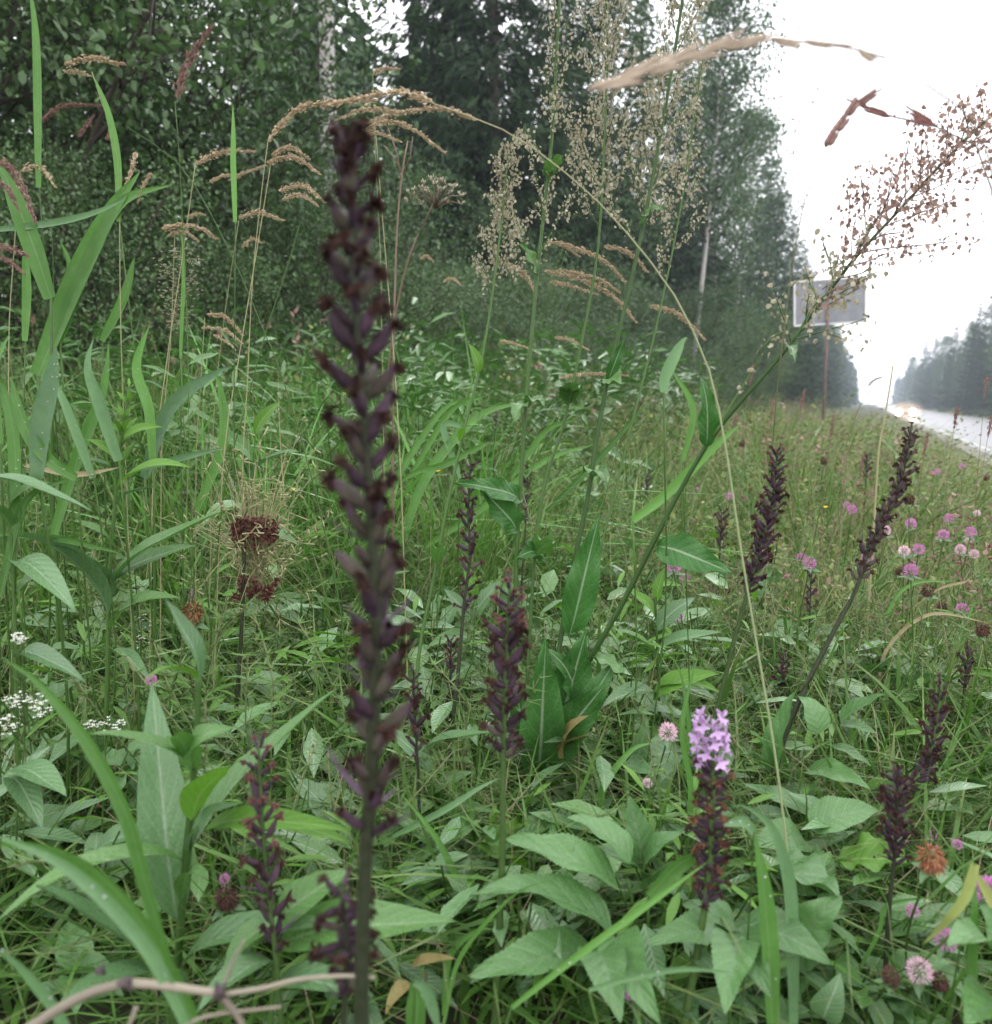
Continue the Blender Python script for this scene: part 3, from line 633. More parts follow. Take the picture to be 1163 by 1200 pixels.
# ------------------------------------------------------------------ meadow: grass and herbs nobody could count
def blades(mb, n, rad, h, w0, lean=.35, curl=.5, k=5, m=0, hvar=.4, thin=False):
    base = rng.normal(size=(n, 2)) * rad; az_ = rng.random(n) * 6.28; hh = h * (1 - hvar + hvar * 1.3 * rng.random(n))
    ln = lean * rng.random(n) + .03; cu = curl * rng.random(n) ** 1.5; ww = w0 * (.5 + .8 * rng.random(n)); t = np.linspace(0, 1, k + 1)
    dx, dy = np.cos(az_), np.sin(az_)
    hor = (ln[:, None] * t + cu[:, None] * t ** 2.3) * hh[:, None]; ver = (t - .55 * cu[:, None] * t ** 2.6) * hh[:, None]
    p = np.stack([base[:, 0:1] + dx[:, None] * hor, base[:, 1:2] + dy[:, None] * hor, ver], -1)
    tw = rng.normal(size=n) * .9
    sx_, sy_ = np.cos(az_ + 1.57 + tw), np.sin(az_ + 1.57 + tw)
    wt = ww[:, None] * (.6 + .9 * t - .5 * t * t) * (1 - t ** 2.5) + w0 * .04
    side = np.stack([sx_, sy_, np.zeros(n)], -1)[:, None, :] * wt[..., None] * .5
    V = np.stack([p - side, p + side], 2)            # n, k+1, 2, 3
    C = np.zeros((n, k + 1, 2, 3)); C[..., 0] = rng.random(n)[:, None, None]; C[..., 1] = t[None, :, None]; C[..., 2] = .5
    q0 = np.array([[i * 2, i * 2 + 1, i * 2 + 3, i * 2 + 2] for i in range(k)])
    q = (q0[None] + (np.arange(n) * (k + 1) * 2)[:, None, None]).reshape(-1, 4)
    mb.add(V.reshape(-1, 3), q, None, C.reshape(-1, 3), m); return p
def seeds_along(mb, path, n, size, spread, m=0, slim=.28, droop=.2, dirmix=.8):
    """small pointed spikelets around a path"""
    q = np.array([p[:] for p in path]); t = rng.random(n); f = t * (len(q) - 1); i = np.minimum(f.astype(int), len(q) - 2); fr = (f - i)[:, None]
    pos = q[i] * (1 - fr) + q[i + 1] * fr; d = nrm(q[i + 1] - q[i])
    pos = pos + rng.normal(size=(n, 3)) * spread * (1.15 - t[:, None] * .7)
    D = nrm(d * dirmix + rng.normal(size=(n, 3)) * .45 + np.array([0, 0, -droop]))
    X, Y, Z = rand_frames(D)
    scatter(mb, [(0, 0, 0), (.4, slim, 0), (1, 0, 0), (.4, -slim, 0), (.4, 0, slim)], [[0, 1, 2, 3]], [[0, 4, 2]], pos, X, Y, Z, size * (.6 + .8 * rng.random(n)), rng.random(n), m, [(0, .5), (.4, .5), (1, .5), (.4, .5), (.4, .5)])
def discs(mb, path, n, size, spread, m=0, whorl=0):
    """small flat winged fruits in whorls hanging along a branch"""
    q = np.array([p[:] for p in path]); t = rng.random(n)
    if whorl: t = (np.floor(t * whorl) + .5 + rng.normal(size=n) * .13) / whorl; t = np.clip(t, 0, 1)
    f = t * (len(q) - 1); i = np.minimum(f.astype(int), len(q) - 2); fr = (f - i)[:, None]
    pos = q[i] * (1 - fr) + q[i + 1] * fr + rng.normal(size=(n, 3)) * spread; pos[:, 2] -= spread * .6
    D = nrm(rng.normal(size=(n, 3)) * .6 + np.array([0, 0, -1])); X, Y, Z = rand_frames(D)
    oc = [(.5 + .5 * math.cos(a), .42 * math.sin(a), .16 * math.cos(2 * a)) for a in np.arange(6) * math.pi / 3]
    scatter(mb, oc, [[0, 1, 2, 3], [0, 3, 4, 5]], None, pos, X, Y, Z, size * (.6 + .8 * rng.random(n)), rng.random(n), m, [(c[0], .5) for c in oc])
POOLS = {}
def to_pool(kind, mb, mats):
    POOLS.setdefault(kind, []).append((np.concatenate(mb.v), np.concatenate(mb.q) if mb.q else None, np.concatenate(mb.t) if mb.t else None, np.concatenate(mb.c),
        np.concatenate(mb.qm) if mb.q else None, np.concatenate(mb.tm) if mb.t else None, mats))
for i in range(8):
    mb = MB(); blades(mb, 18, .032, .30, .0042, .5, .9, 4); blades(mb, 3, .035, .33, .0018, .5, .6, 4, m=1); blades(mb, 3, .02, .34, .0085, .35, 1.0, 6); to_pool('tuft', mb, [K['grass'], K['grass_dry']])
for i in range(6):
    mb = MB(); blades(mb, 22, .05, .28, .0018, .5, .7, 4); blades(mb, 9, .06, .16, .0035, .7, .9, 3)
    p = blades(mb, 6, .05, .34, .0012, .4, .3, 4)
    for b in p[:3]: seeds_along(mb, [Vector(b[-3]), Vector(b[-1])], 7, .007, .006, 1)
    to_pool('fine', mb, [K['grass_fine'], K['grass_pale']])
for i in range(5):
    mb = MB(); blades(mb, 20, .09, .36, .0034, .4, .5, 3); blades(mb, 8, .08, .3, .0038, .5, .6, 3, m=1); p = blades(mb, 8, .09, .42, .0020, .3, .3, 2, m=1)
    for b in p: seeds_along(mb, [Vector(b[-2]), Vector(b[-1])], 5, .016, .009, 2)
    to_pool('meadow', mb, [K['grass_fine'], K['grass_pale'], K['ear_brown'] if i % 2 else K['grass_pale']])
# feathery herb (bedstraw, horsetail): whorls of needle leaves up a thin stem
for i in range(4):
    mb = MB()
    for s in range(3):
        a = rng.random() * 6.28; pth = limb(Vector((rng.normal() * .04, rng.normal() * .04, 0)), (math.cos(a) * .3, math.sin(a) * .3, 1), .26 + .12 * rng.random(), 7, .12, .1)
        tube(mb, pth, .0009, 3, cap=False)
        q_ = np.array([p[:] for p in smooth_path(pth, 19)])[3:]; pos = np.repeat(q_, 6, 0); n = len(pos); aa = rng.random(n) * 6.28
        X, Y, Z = rand_frames(np.stack([np.cos(aa), np.sin(aa), .45 + rng.normal(size=n) * .2], -1)); scatter(mb, [(0, -.06, 0), (0, .06, 0), (1, 0, .05)], None, [[0, 1, 2]], pos, X, Y, Z, .022 * (.5 + .7 * rng.random(n)), rng.random(n))
    to_pool('feather', mb, [K['grass_fine']])
# low broadleaf herbs
LT_V = [(0, 0, 0), (.25, -.17, .03), (.6, -.2, .04), (1, 0, -.08), (.6, .2, .04), (.25, .17, .03), (.25, 0, -.01), (.6, 0, -.01)]
LT_Q = [[0, 1, 6, 6], [1, 2, 7, 6], [5, 6, 7, 4]]
LT_T = [[2, 3, 7], [7, 3, 4], [0, 6, 5]]
LT_C = [(0, 0), (.25, 1), (.6, 1), (1, 0), (.6, 1), (.25, 1), (.25, 0), (.6, 0)]
def herb(n, size, h, m=0, slim=1):
    mb = MB()
    for s in range(6):
        a = rng.random() * 6.28; tube(mb, limb(Vector((0, 0, 0)), (math.cos(a) * .7, math.sin(a) * .7, 1), h, 4, .1, .1), .0012, 3, 1, cap=False)
    a = rng.random(n) * 6.28; r_ = rng.random(n) ** .6 * .08; z = h * (.15 + .85 * rng.random(n))
    pos = np.stack([np.cos(a) * r_, np.sin(a) * r_, z], -1); D = np.stack([np.cos(a), np.sin(a), .1 + rng.normal(size=n) * .35], -1)
    X, Y, Z = rand_frames(D, nrm(np.array([0, 0, 1]) + rng.normal(size=(n, 3)) * .3)); s_ = size * (.5 + .7 * rng.random(n))
    scatter(mb, LT_V, LT_Q[1:], LT_T + [[0, 1, 6]], pos, X, Y, Z, np.stack([s_, s_ * slim, s_], -1), rng.random(n), 0, LT_C); return mb
for i in range(3): to_pool('herb', herb(26, .065, .16), [K['leaf'], K['stem']])
for i in range(2): to_pool('herb', herb(20, .085, .2, slim=.7), [K['leaf_gray'], K['stem']])
for i in range(2): to_pool('herb', herb(34, .05, .22, slim=.45), [K['leaf_light'], K['stem']])
for i in range(3): to_pool('tall_herb', herb(60, .09, .55, slim=.5), [K['leaf'], K['stem']])
for i in range(3):
    mb = MB(); blades(mb, 24, .08, .60, .0085, .6, 1.1, 8); blades(mb, 2, .06, .68, .002, .3, .7, 7, m=1); to_pool('tall_tuft', mb, [K['blade'], K['grass_dry']])

def gn_scatter(name, pts, rots, scls, kind, label, cat):
    """one joined mesh of many tufts (grass nobody could count)"""
    pts = np.asarray(pts, float); pool = POOLS[kind]; pick = rng.integers(0, len(pool), len(pts)); out = MB(); mats = []
    for k, (V, Q, T, C, QM, TM, ms) in enumerate(pool):
        idx = np.where(pick == k)[0]
        if not len(idx): continue
        for mt in ms:
            if mt not in mats: mats.append(mt)
        mp = np.array([mats.index(mt) for mt in ms])
        r = rots[idx]; cx, sx, cy_, sy, cz, sz = np.cos(r[:, 0]), np.sin(r[:, 0]), np.cos(r[:, 1]), np.sin(r[:, 1]), np.cos(r[:, 2]), np.sin(r[:, 2])
        W = V[None] * scls[idx][:, None, :]; x, y, z = W[..., 0], W[..., 1], W[..., 2]; c = lambda a: a[:, None]
        x, y = x * c(cz) - y * c(sz), x * c(sz) + y * c(cz); y, z = y * c(cx) - z * c(sx), y * c(sx) + z * c(cx); x, z = x * c(cy_) + z * c(sy), -x * c(sy) + z * c(cy_)
        W = np.stack([x, y, z], -1) + pts[idx][:, None, :]; n = len(V)
        CC = np.repeat(C[None], len(idx), 0).copy(); CC[..., 0] = np.clip(CC[..., 0] * .55 + rng.random((len(idx), 1)) * .9 - .2, -.3, 1.3)
        off = (np.arange(len(idx)) * n)[:, None, None]; base = out.n
        out.v.append(W.reshape(-1, 3)); out.c.append(CC.reshape(-1, 3)); out.n += n * len(idx)
        if Q is not None: out.q.append((Q[None] + off).reshape(-1, 4) + base); out.qm.append(np.tile(mp[QM.astype(int)], len(idx)))
        if T is not None: out.t.append((T[None] + off).reshape(-1, 3) + base); out.tm.append(np.tile(mp[TM.astype(int)], len(idx)))
    return tag(link(name, out.mesh(name, mats)), label, cat, kind='stuff')
def wedge(n, d0, d1, u0=-160, u1=1320, pw=1.0):
    """random ground points in the view wedge, between depths d0 and d1, density falling as 1/d**pw"""
    u = rng.random(n) * (u1 - u0) + u0; r = rng.random(n)
    if pw == 2: d = d0 * (d1 / d0) ** r
    else: e = 2 - pw; d = (d0 ** e + r * (d1 ** e - d0 ** e)) ** (1 / e)
    A = np.array(CM)[:3, :3]; v = np.stack([(u - 581.5) / F * d, np.zeros(n), -d], -1) @ A.T
    x = v[:, 0] + cam.location.x; y = v[:, 1] + cam.location.y
    return u, d, x, y
def field(name, kind, n, d0, d1, hfun, label, cat, pw=1.0, u0=-160, u1=1320, keep=None, tilt=.15, fat=None):
    u, d, x, y = wedge(n, d0, d1, u0, u1, pw)
    ok = (x < ROAD_L - .25) & (x > -8)
    if keep is not None: ok &= keep(u, d, x, y)
    u, d, x, y = u[ok], d[ok], x[ok], y[ok]; z = ground(x, y)
    h = hfun(u, d, x, y) * (.7 + .6 * rng.random(len(u)))
    # keep a clear view close to the camera: nothing taller than the line of sight near the lens
    lim = 0.30 + .0 * d
    nat = {'tuft': .33, 'fine': .34, 'meadow': .42, 'feather': .36, 'herb': .2, 'tall_herb': .55, 'tall_tuft': .6}[kind]
    # vegetation shortens towards the mown road edge, so the road stays in view
    top = lerpc(u, [-200, 350, 600, 850, 1000, 1040, 1163, 1400], [350, 372, 385, 405, 476, 502, 548, 640])
    cap = cam.location.z + d * (-math.sin(-PITCH) - (top - 600) / F * math.cos(-PITCH)) - z
    h = np.minimum(h, np.maximum(cap / nat, .12) * (.72 + .28 * rng.random(len(u))) * lerpc(u, [0, 600, 900], [1.5, 1.15, 1.0]))
    wd = np.ones(len(u)) if fat is None else fat(u, d, x, y)
    rots = np.stack([rng.normal(size=len(u)) * tilt, rng.normal(size=len(u)) * tilt, rng.random(len(u)) * 6.28], -1)
    return gn_scatter(name, np.stack([x, y, z], -1), rots, np.stack([wd, wd, h], -1), kind, label, cat)
def lerpc(x, xs_, ys_): return np.interp(x, xs_, ys_)
def side_h(u): return lerpc(u, [0, 250, 400, 650, 900, 1163], [1.0, .8, .45, .22, .0, .0])      # taller on the left
field('meadow_grass', 'tuft', 2000, .62, 6, lambda u, d, x, y: lerpc(d, [.6, 1, 2, 4, 6], [.38, .55, .9, 1.1, 1.5]) * (1 + .75 * side_h(u) * sstep(.8, 2.2, d)), 'dense green grass blades covering the verge', 'grass', 1.3,
      fat=lambda u, d, x, y: lerpc(d, [.6, 2, 6], [.9, 1.4, 2.4]))
field('fine_meadow_grass', 'fine', 1900, .8, 9, lambda u, d, x, y: lerpc(d, [.6, 1, 2, 4, 9], [.35, .5, .8, .95, 1.3]) * (1 + .6 * side_h(u) * sstep(1, 3, d)), 'fine wiry meadow grass with small tan seed tips', 'grass', 1.2,
      keep=lambda u, d, x, y: rng.random(len(u)) < lerpc(u, [0, 350, 700, 900], [.3, .45, .75, 1]) * lerpc(d, [.8, 1.3, 1.8], [.35, .6, 1]), fat=lambda u, d, x, y: lerpc(d, [.6, 2, 9], [1, 1.3, 2.8]))
field('roadside_meadow', 'meadow', 2900, 4.0, 60, lambda u, d, x, y: lerpc(d, [4, 10, 60], [1.0, 1.15, 1.2]) * (1 + 1.3 * sstep(-.6, -4.0, x)) * (1 - .45 * sstep(.8, 2.8, x)), 'tall pale meadow grass running along the road to the forest', 'grass', 1.1,
      fat=lambda u, d, x, y: lerpc(d, [4, 20, 60], [2.0, 4.5, 9]), u0=-100)
field('feathery_herbs', 'feather', 480, .7, 6, lambda u, d, x, y: lerpc(d, [.6, 1, 2, 6], [.45, .6, 1.0, 1.6]) * (1 + .5 * side_h(u)), 'feathery fine leaved herbs woven through the grass', 'ground cover', 1.2, fat=lambda u, d, x, y: lerpc(d, [.6, 2, 6], [.9, 1.2, 2.4]))
field('low_herbs', 'herb', 760, .62, 5, lambda u, d, x, y: lerpc(d, [.6, 1, 2, 5], [.5, .8, 1.3, 2.2]), 'low broad leaved herbs filling the gaps between grass', 'ground cover', 1.3,
      keep=lambda u, d, x, y: (rng.random(len(u)) < lerpc(u, [0, 700, 900, 1163], [1, 1, .5, .35])) & ((d < 1.7) | (u < 720)), fat=lambda u, d, x, y: lerpc(d, [.6, 2, 5], [.8, 1.2, 1.6]))
field('tall_herbs', 'tall_herb', 330, 1.7, 7.5, lambda u, d, x, y: lerpc(d, [1.7, 4, 7.5], [.8, 1.35, 1.9]), 'tall leafy weeds rising toward the shrubs', 'ground cover', .8, u1=820,
      keep=lambda u, d, x, y: (x < -.9) & (rng.random(len(u)) < .9), fat=lambda u, d, x, y: lerpc(d, [1.5, 7], [1, 1.7]))
field('tall_grass', 'tall_tuft', 330, 1.5, 6.5, lambda u, d, x, y: lerpc(d, [1.5, 4, 6.5], [.75, 1.1, 1.4]), 'tall broad bladed grass along the left of the verge', 'grass', 1.0, u1=560,
      keep=lambda u, d, x, y: x < -.8, tilt=.28, fat=lambda u, d, x, y: lerpc(d, [1.5, 7], [1, 1.5]))
field('seeding_meadow_grass', 'meadow', 430, 1.3, 5.5, lambda u, d, x, y: lerpc(d, [1.3, 5.5], [.62, .9]), 'tan tipped seeding grass in the clover meadow', 'grass', .9, u0=760, fat=lambda u, d, x, y: lerpc(d, [1.3, 5], [.8, 1.8]))
# verge across the road
u, d, x, y = wedge(150, 40, 150, 900, 1320, 1.0); X2 = ROAD_R + .7 + rng.random(len(u)) * 7
gn_scatter('far_verge_grass', np.stack([X2, y, ground(X2, y) - .02], -1), np.stack([X2 * 0, X2 * 0, rng.random(len(u)) * 6.28], -1), np.tile([14, 14, 1.1], (len(u), 1)), 'meadow', 'pale grass strip on the far side of the road', 'grass')

# ------------------------------------------------------------------ orchids
def capsule_mesh(name, mat, tipmat, seedv, flower=True, slim=.17):
    """ribbed seed capsule (length 1 along x) with a crumpled dead flower at its tip"""
    r = np.random.default_rng(seedv); mb = MB(); n, k = 10, 9; V = []; C = []
    bend = .10 + .14 * r.random()
    for i in range(n + 1):
        u = i / n; rad = slim * (math.sin(math.pi * (.06 + .9 * u)) ** .8) * (1.0 - .25 * u)
        if i == 0: rad = .05
        for j in range(k):
            a = 2 * math.pi * j / k; rr_ = rad * (1 + .10 * math.cos(3 * a))
            V.append((u, rr_ * math.cos(a), rr_ * math.sin(a) + bend * (u * u) - bend * .3 * u)); C.append((r.random() * .5 + .2, u, .5))
    q = [[i * k + j, i * k + (j + 1) % k, (i + 1) * k + (j + 1) % k, (i + 1) * k + j] for i in range(n) for j in range(k)]
    mb.add(V, q, None, C, 0)
    if flower: dead_flower(mb, r, Vector((.98, 0, bend * .7)), .34, 1)
    return mb
def dead_flower(mb, r, c, s, m):
    # crumpled hanging petals: several folded, twisted lobes
    for p in range(7):
        a = r.random() * 6.28; d = Vector((.5 + .5 * r.random(), math.cos(a) * .8, math.sin(a) * .8 - .35)).normalized()
        pts = [c - Vector((.18 * s, 0, 0))]
        for i in range(4): d = (d + Vector(r.normal(size=3)) * .55 + Vector((0, 0, -.22))).normalized(); pts.append(pts[-1] + d * s * .34)
        ribbon(mb, pts, [s * .18, s * .42, s * .5, s * .34, s * .06], side=Vector(r.normal(size=3)), fold=.5, m=m, r=r.random())
    tube(mb, [c - Vector((.3 * s, 0, 0)), c + Vector((.12 * s, 0, .0)), c + Vector((.42 * s, .06 * s, -.15 * s))], [s * .2, s * .34, s * .12], 6, m)
CAPS = {
    'tan': [capsule_mesh('seed_capsule', None, None, s + 14, slim=.17).mesh('seed_capsule', [K['capsule'], K['wither_tan']]) for s in range(3)],
    'dark': [capsule_mesh('seed_capsule', None, None, s, slim=(.17, .2, .15, .19)[s]).mesh('seed_capsule', [K['capsule'], K['wither']]) for s in range(4)],
    'olive': [capsule_mesh('seed_capsule', None, None, s + 9, slim=.2).mesh('seed_capsule', [K['capsule_green'], K['wither']]) for s in range(3)],
    'red': [capsule_mesh('seed_capsule', None, None, s + 5, slim=.16).mesh('seed_capsule', [K['capsule'], K['wither_red']]) for s in range(3)]}
NK = [capsule_mesh('seed_capsule', None, None, s + 20, False, slim=(.17, .20, .185)[s % 3]).mesh('seed_capsule', [K['capsule'] if s < 3 else K['capsule_green']]) for s in range(6)]
DF = []
for s in range(5):
    mb = MB(); r_ = np.random.default_rng(s + 50)
    for e in range(2): dead_flower(mb, r_, Vector((0, 0, 0)), 1, 0)
    DF.append(mb.mesh('dead_flower', K['wither']))
BR = []
for s in range(3):
    mb = MB(); pts = [Vector((u, 0, .25 * u * u * (s - .4))) for u in np.linspace(0, 1, 7)]; ribbon(mb, pts, [.12, .17, .16, .13, .09, .05, .01], side=Vector((0, 1, 0)), fold=.3); BR.append(mb.mesh('bract', K['bract']))
FL = []
for s in range(3):   # fresh orchid flower: spotted three-lobed lip, two side sepals, hood, spur
    r_ = np.random.default_rng(s); mb = MB()
    V = [(0, 0, 0)]; C = [(.2, 0, .5)]; nL = 21
    for i in range(nL):
        a = math.pi * (-.42 + .84 * i / (nL - 1)); rad = .62 + .16 * math.cos(3 * a * 1.9) + .03 * r_.normal()
        V.append((.12 + .25 * math.cos(a) * rad, math.sin(a) * rad, -.86 * math.cos(a) * rad - .05)); C.append((r_.random(), .6 + .4 * r_.random(), .5))
    mb.add(V, None, [[0, i, i + 1] for i in range(1, nL)], C)
    for sgn in (-1, 1):
        ribbon(mb, [Vector((0, 0, .05)), Vector((.05, sgn * .35, .3)), Vector((0, sgn * .62, .55)), Vector((-.1, sgn * .72, .75))], [.12, .34, .28, .03], side=Vector((1, 0, .4)), fold=.3, r=r_.random())
        ribbon(mb, [Vector((0, sgn * .05, .1)), Vector((.2, sgn * .14, .38)), Vector((.38, sgn * .05, .5))], [.15, .26, .05], side=Vector((0, 1, 0)), fold=.4, r=r_.random())
    ribbon(mb, [Vector((0, 0, .1)), Vector((.12, 0, .5)), Vector((.4, 0, .62))], [.16, .34, .06], side=Vector((0, 1, 0)), fold=-.5, r=r_.random())
    tube(mb, [Vector((0, 0, 0)), Vector((-.3, 0, -.15)), Vector((-.6, 0, -.3))], [.12, .09, .05], 6)
    FL.append(mb.mesh('flower', K['lilac']))

def to_ground(pts, drift=(0, 0, 0)):
    """carry a stem path on down to the soil, bending towards the vertical"""
    a, b = pts[-2], pts[-1]; d = (b - a).normalized(); d = (d + Vector((0, 0, -1.2))).normalized(); g = gz(b.x, b.y)
    if b.z > g + .01:
        k = min((b.z - g) / max(.15, -d.z), 1.2); e = b + d * k; e.z = gz(e.x, e.y) - .01; return pts + [(b + e) / 2 + Vector(drift), e]
    return pts
def path_px(pp, d):
    n = len(pp); return [P(p[0], p[1], (p[2] if len(p) > 2 else (d if np.isscalar(d) else d[0] + (d[1] - d[0]) * i / max(1, n - 1)))) for i, p in enumerate(pp)]
def orchid(label, pp, d, spike_px, ncap, cap_len, stem_r, style='dark', up=.75, flowers=0, near=False, loose=0, group='withered orchid spikes in the meadow', twin=False, smat=None, leaves=0, red=0):
    """pp: stem path in photo pixels from tip to lowest seen point; spike_px: length of the spike along it in pixels"""
    pts = to_ground(path_px(pp, d)); pts = smooth_path(pts, 46)
    t = Thing('spotted_orchid' if flowers else 'withered_orchid', (pts[-1].x, pts[-1].y, gz(pts[-1].x, pts[-1].y)), label, 'orchid', group)
    rev = pts[::-1]; mb = MB(); base = t.b
    local = [p - base for p in rev]
    tube(mb, local, [stem_r * (1.25 - .75 * (i / 45) ** 1.5) for i in range(46)], 9)
    t.part('stem', mb.mesh('stem', K[smat] if smat else K['stem_dark'] if style != 'pale' else K['stem_green_d']), Matrix.Translation(base))
    dd = d if np.isscalar(d) else d[0]; L = spike_px / F * dd
    cum = [0]
    for a, b in zip(pts[:-1], pts[1:]): cum.append(cum[-1] + (b - a).length)
    ga = random.random() * 6
    for k in range(ncap):
        u = (k + .5 + random.uniform(-.35, .35)) / ncap; u = u ** (1.0 + .12 * loose); s = u * L
        i = 0
        while i < 44 and cum[i + 1] < s: i += 1
        p = pts[i].lerp(pts[i + 1], (s - cum[i]) / max(1e-6, cum[i + 1] - cum[i])); ax = (pts[i] - pts[i + 1]).normalized()
        ga += 2.399 + random.uniform(-.3, .3)
        e1 = ax.cross(Vector((.2, .9, .1))).normalized(); e2 = ax.cross(e1); rd = e1 * math.cos(ga) + e2 * math.sin(ga)
        dr = (ax * (up + random.uniform(-.35, .45)) + rd * (1 - .45 * (u < .05)) * random.uniform(.6, 1.05) + Vector((random.gauss(0, .14), random.gauss(0, .14), 0))).normalized()
        sc = cap_len * random.uniform(.62, 1.1) * (.72 + .5 * min(1, u * 3)) * (1 if u < .85 else .85)
        o = p + rd * stem_r * .5
        if flowers and u < flowers:
            me = random.choice(FL); ss = cap_len * random.uniform(.60, .80); f = (rd + ax * .15).normalized()
            x, y, z = frame(f, ax); MM = Matrix(((x.x * ss, y.x * ss, z.x * ss, 0), (x.y * ss, y.y * ss, z.y * ss, 0), (x.z * ss, y.z * ss, z.z * ss, 0), (0, 0, 0, 1)))
            t.part('flower', me, Matrix.Translation(o + rd * ss * 1.2) @ MM @ Matrix.Rotation(random.uniform(-.4, .4), 4, 'X'))
            continue
        Mc = M_x(o, dr, ax, sc)
        if near:
            MM = Mc; c = t.part('seed_capsule', NK[random.choice((0, 1, 2, 0, 1, 2, 3, 4, 5) if u < .55 else (0, 3, 4, 5, 1))], MM)
            if random.random() < .9:
                tip = MM @ Vector((1.0, 0, .10)); fs = cap_len * random.uniform(.20, .36)
                MF = M_x(tip, (dr + Vector((0, 0, -.5)) + rd * .4), Vector((0, 0, 1)), fs); t.part('dead_flower', random.choice(DF), MF, (c, MM))
        else:
            st = style
            if red and u < red: st = 'red'
            elif flowers and random.random() < .6: st = 'tan'
            elif random.random() < .25: st = 'olive'
            t.part('seed_capsule', random.choice(CAPS[st if st in CAPS else 'dark']), Mc)
        if near or (random.random() < .55 and cap_len / dd * F > 12):
            bd = (ax * random.uniform(.2, .8) + rd).normalized(); bl = cap_len * random.uniform(.7, 1.4) * (.6 + .8 * u)
            t.part('bract', random.choice(BR), M_x(p - ax * sc * .1 + rd * stem_r * .7, bd, ax, bl))
    for (a, b, w_) in (leaves or []): put_leaf(t, 'lance_gray', P(*a), P(*b), w_)
    return t
orchid('tallest dark purple withered orchid spike filling the left centre foreground', [(410, 172), (411, 215), (416, 330), (426, 470), (436, 620), (441, 760), (436, 900), (428, 1020), (424, 1200)], (.35, .38), 850, 88, .0162, .0032, near=True, up=.8, loose=4.2)
orchid('purple brown withered orchid with green stem in the lower centre, pale red tip', [(598, 684), (594, 760), (590, 900), (589, 1000), (585, 1100), (580, 1200)], .62, 205, 52, .0140, .0025, red=.3, up=.55, smat='stem_green_d')
orchid('orchid spike with fresh lilac flowers on top and dead brown ones below', [(831, 838), (836, 900), (834, 980), (828, 1050), (815, 1130), (803, 1200)], .60, 225, 84, .0112, .0026, flowers=.27, up=.35, group='orchids still flowering', smat='stem_green_d')
orchid('dense dark maroon orchid spike leaning slightly right, in front of the right meadow', [(912, 526), (905, 590), (893, 640), (878, 690), (862, 745), (845, 815), (822, 900)], .92, 178, 80, .0128, .0024, red=.15, up=.7, smat='stem_green_d')
orchid('slender dark orchid spike leaning right, its tip touching the road edge below the car', [(1068, 503), (1061, 545), (1046, 590), (1020, 640), (1004, 690), (975, 745), (940, 815), (915, 880)], .90, 190, 64, .0128, .0026, up=1.0, style='olive')
orchid('thin dark orchid spike behind and left of the purple brown centre one', [(552, 535), (549, 600), (551, 650), (544, 710), (537, 790), (529, 860), (524, 930)], .95, 190, 40, .0125, .0022, up=.6, loose=1)
orchid('small loose purple orchid spike in the lower left, with pink red tip', [(303, 874), (305, 915), (309, 980), (314, 1040), (321, 1100), (330, 1200)], .55, 250, 36, .0125, .0017, red=.5, up=.7, loose=.5, smat='stem_green_d')
orchid('purple orchid spike low beside the thick stem of the tallest one', [(400, 1040), (404, 1080), (406, 1140), (402, 1230)], .42, 130, 26, .013, .0022, up=.3)
orchid('tiny dark orchid spike showing between two upright dock stems', [(619, 545), (618, 575), (616, 620), (612, 680)], 1.5, 70, 22, .0125, .0018, red=.2)
orchid('thin nearly bare dark orchid stalk between tallest and centre spikes', [(485, 785), (486, 830), (489, 880), (492, 960), (495, 1040)], .8, 110, 20, .012, .0016, up=.9, loose=1)
orchid('short blurred brown orchid spike at the base of the thin dark one', [(529, 748), (528, 790), (528, 840), (527, 900)], 1.05, 100, 26, .0125, .0018, red=.3)
orchid('dark orchid spike at lower right standing upright by the orange brown clover', [(1052, 903), (1051, 950), (1049, 1000), (1042, 1070), (1036, 1180)], .66, 110, 42, .0112, .0018, up=.6)
orchid('dark orchid leaning far right on a slanting green stem at lower right', [(1104, 800), (1098, 850), (1085, 900), (1050, 930), (1002, 985), (940, 1035), (925, 1060)], .80, 150, 50, .0120, .0024, up=.8, smat='stem_green_d')
orchid('short brown orchid spike far back above the middle of the meadow', [(1017, 531), (1016, 550), (1014, 580)], 2.2, 30, 16, .0125, .0018)
orchid('small dark orchid spike beside the leaf below the dense maroon spike', [(919, 768), (917, 800), (915, 840), (914, 880)], 1.1, 70, 20, .012, .0016)
orchid('small purple tipped orchid bud spike far behind the dock stems', [(582, 482), (581, 500), (579, 540)], 2.2, 26, 14, .0125, .0018, red=.4)
orchid('dark orchid spike half hidden in grass at the right edge', [(1136, 760), (1132, 790), (1128, 830)], 1.1, 52, 18, .012, .0016)
orchid('faint orchid spike in the grass right of the dock leaves', [(759, 555), (757, 580), (755, 615)], 2.2, 30, 14, .0125, .0018)
orchid('dark brown orchid spike left of the leaning dark orchid, in the clover', [(846, 598), (845, 625), (843, 670)], 1.5, 45, 18, .0125, .0018)
orchid('dark bare orchid stalk standing in the meadow between the two dark spikes', [(952, 660), (950, 700), (948, 760)], 1.3, 60, 12, .012, .0016, up=1.0)

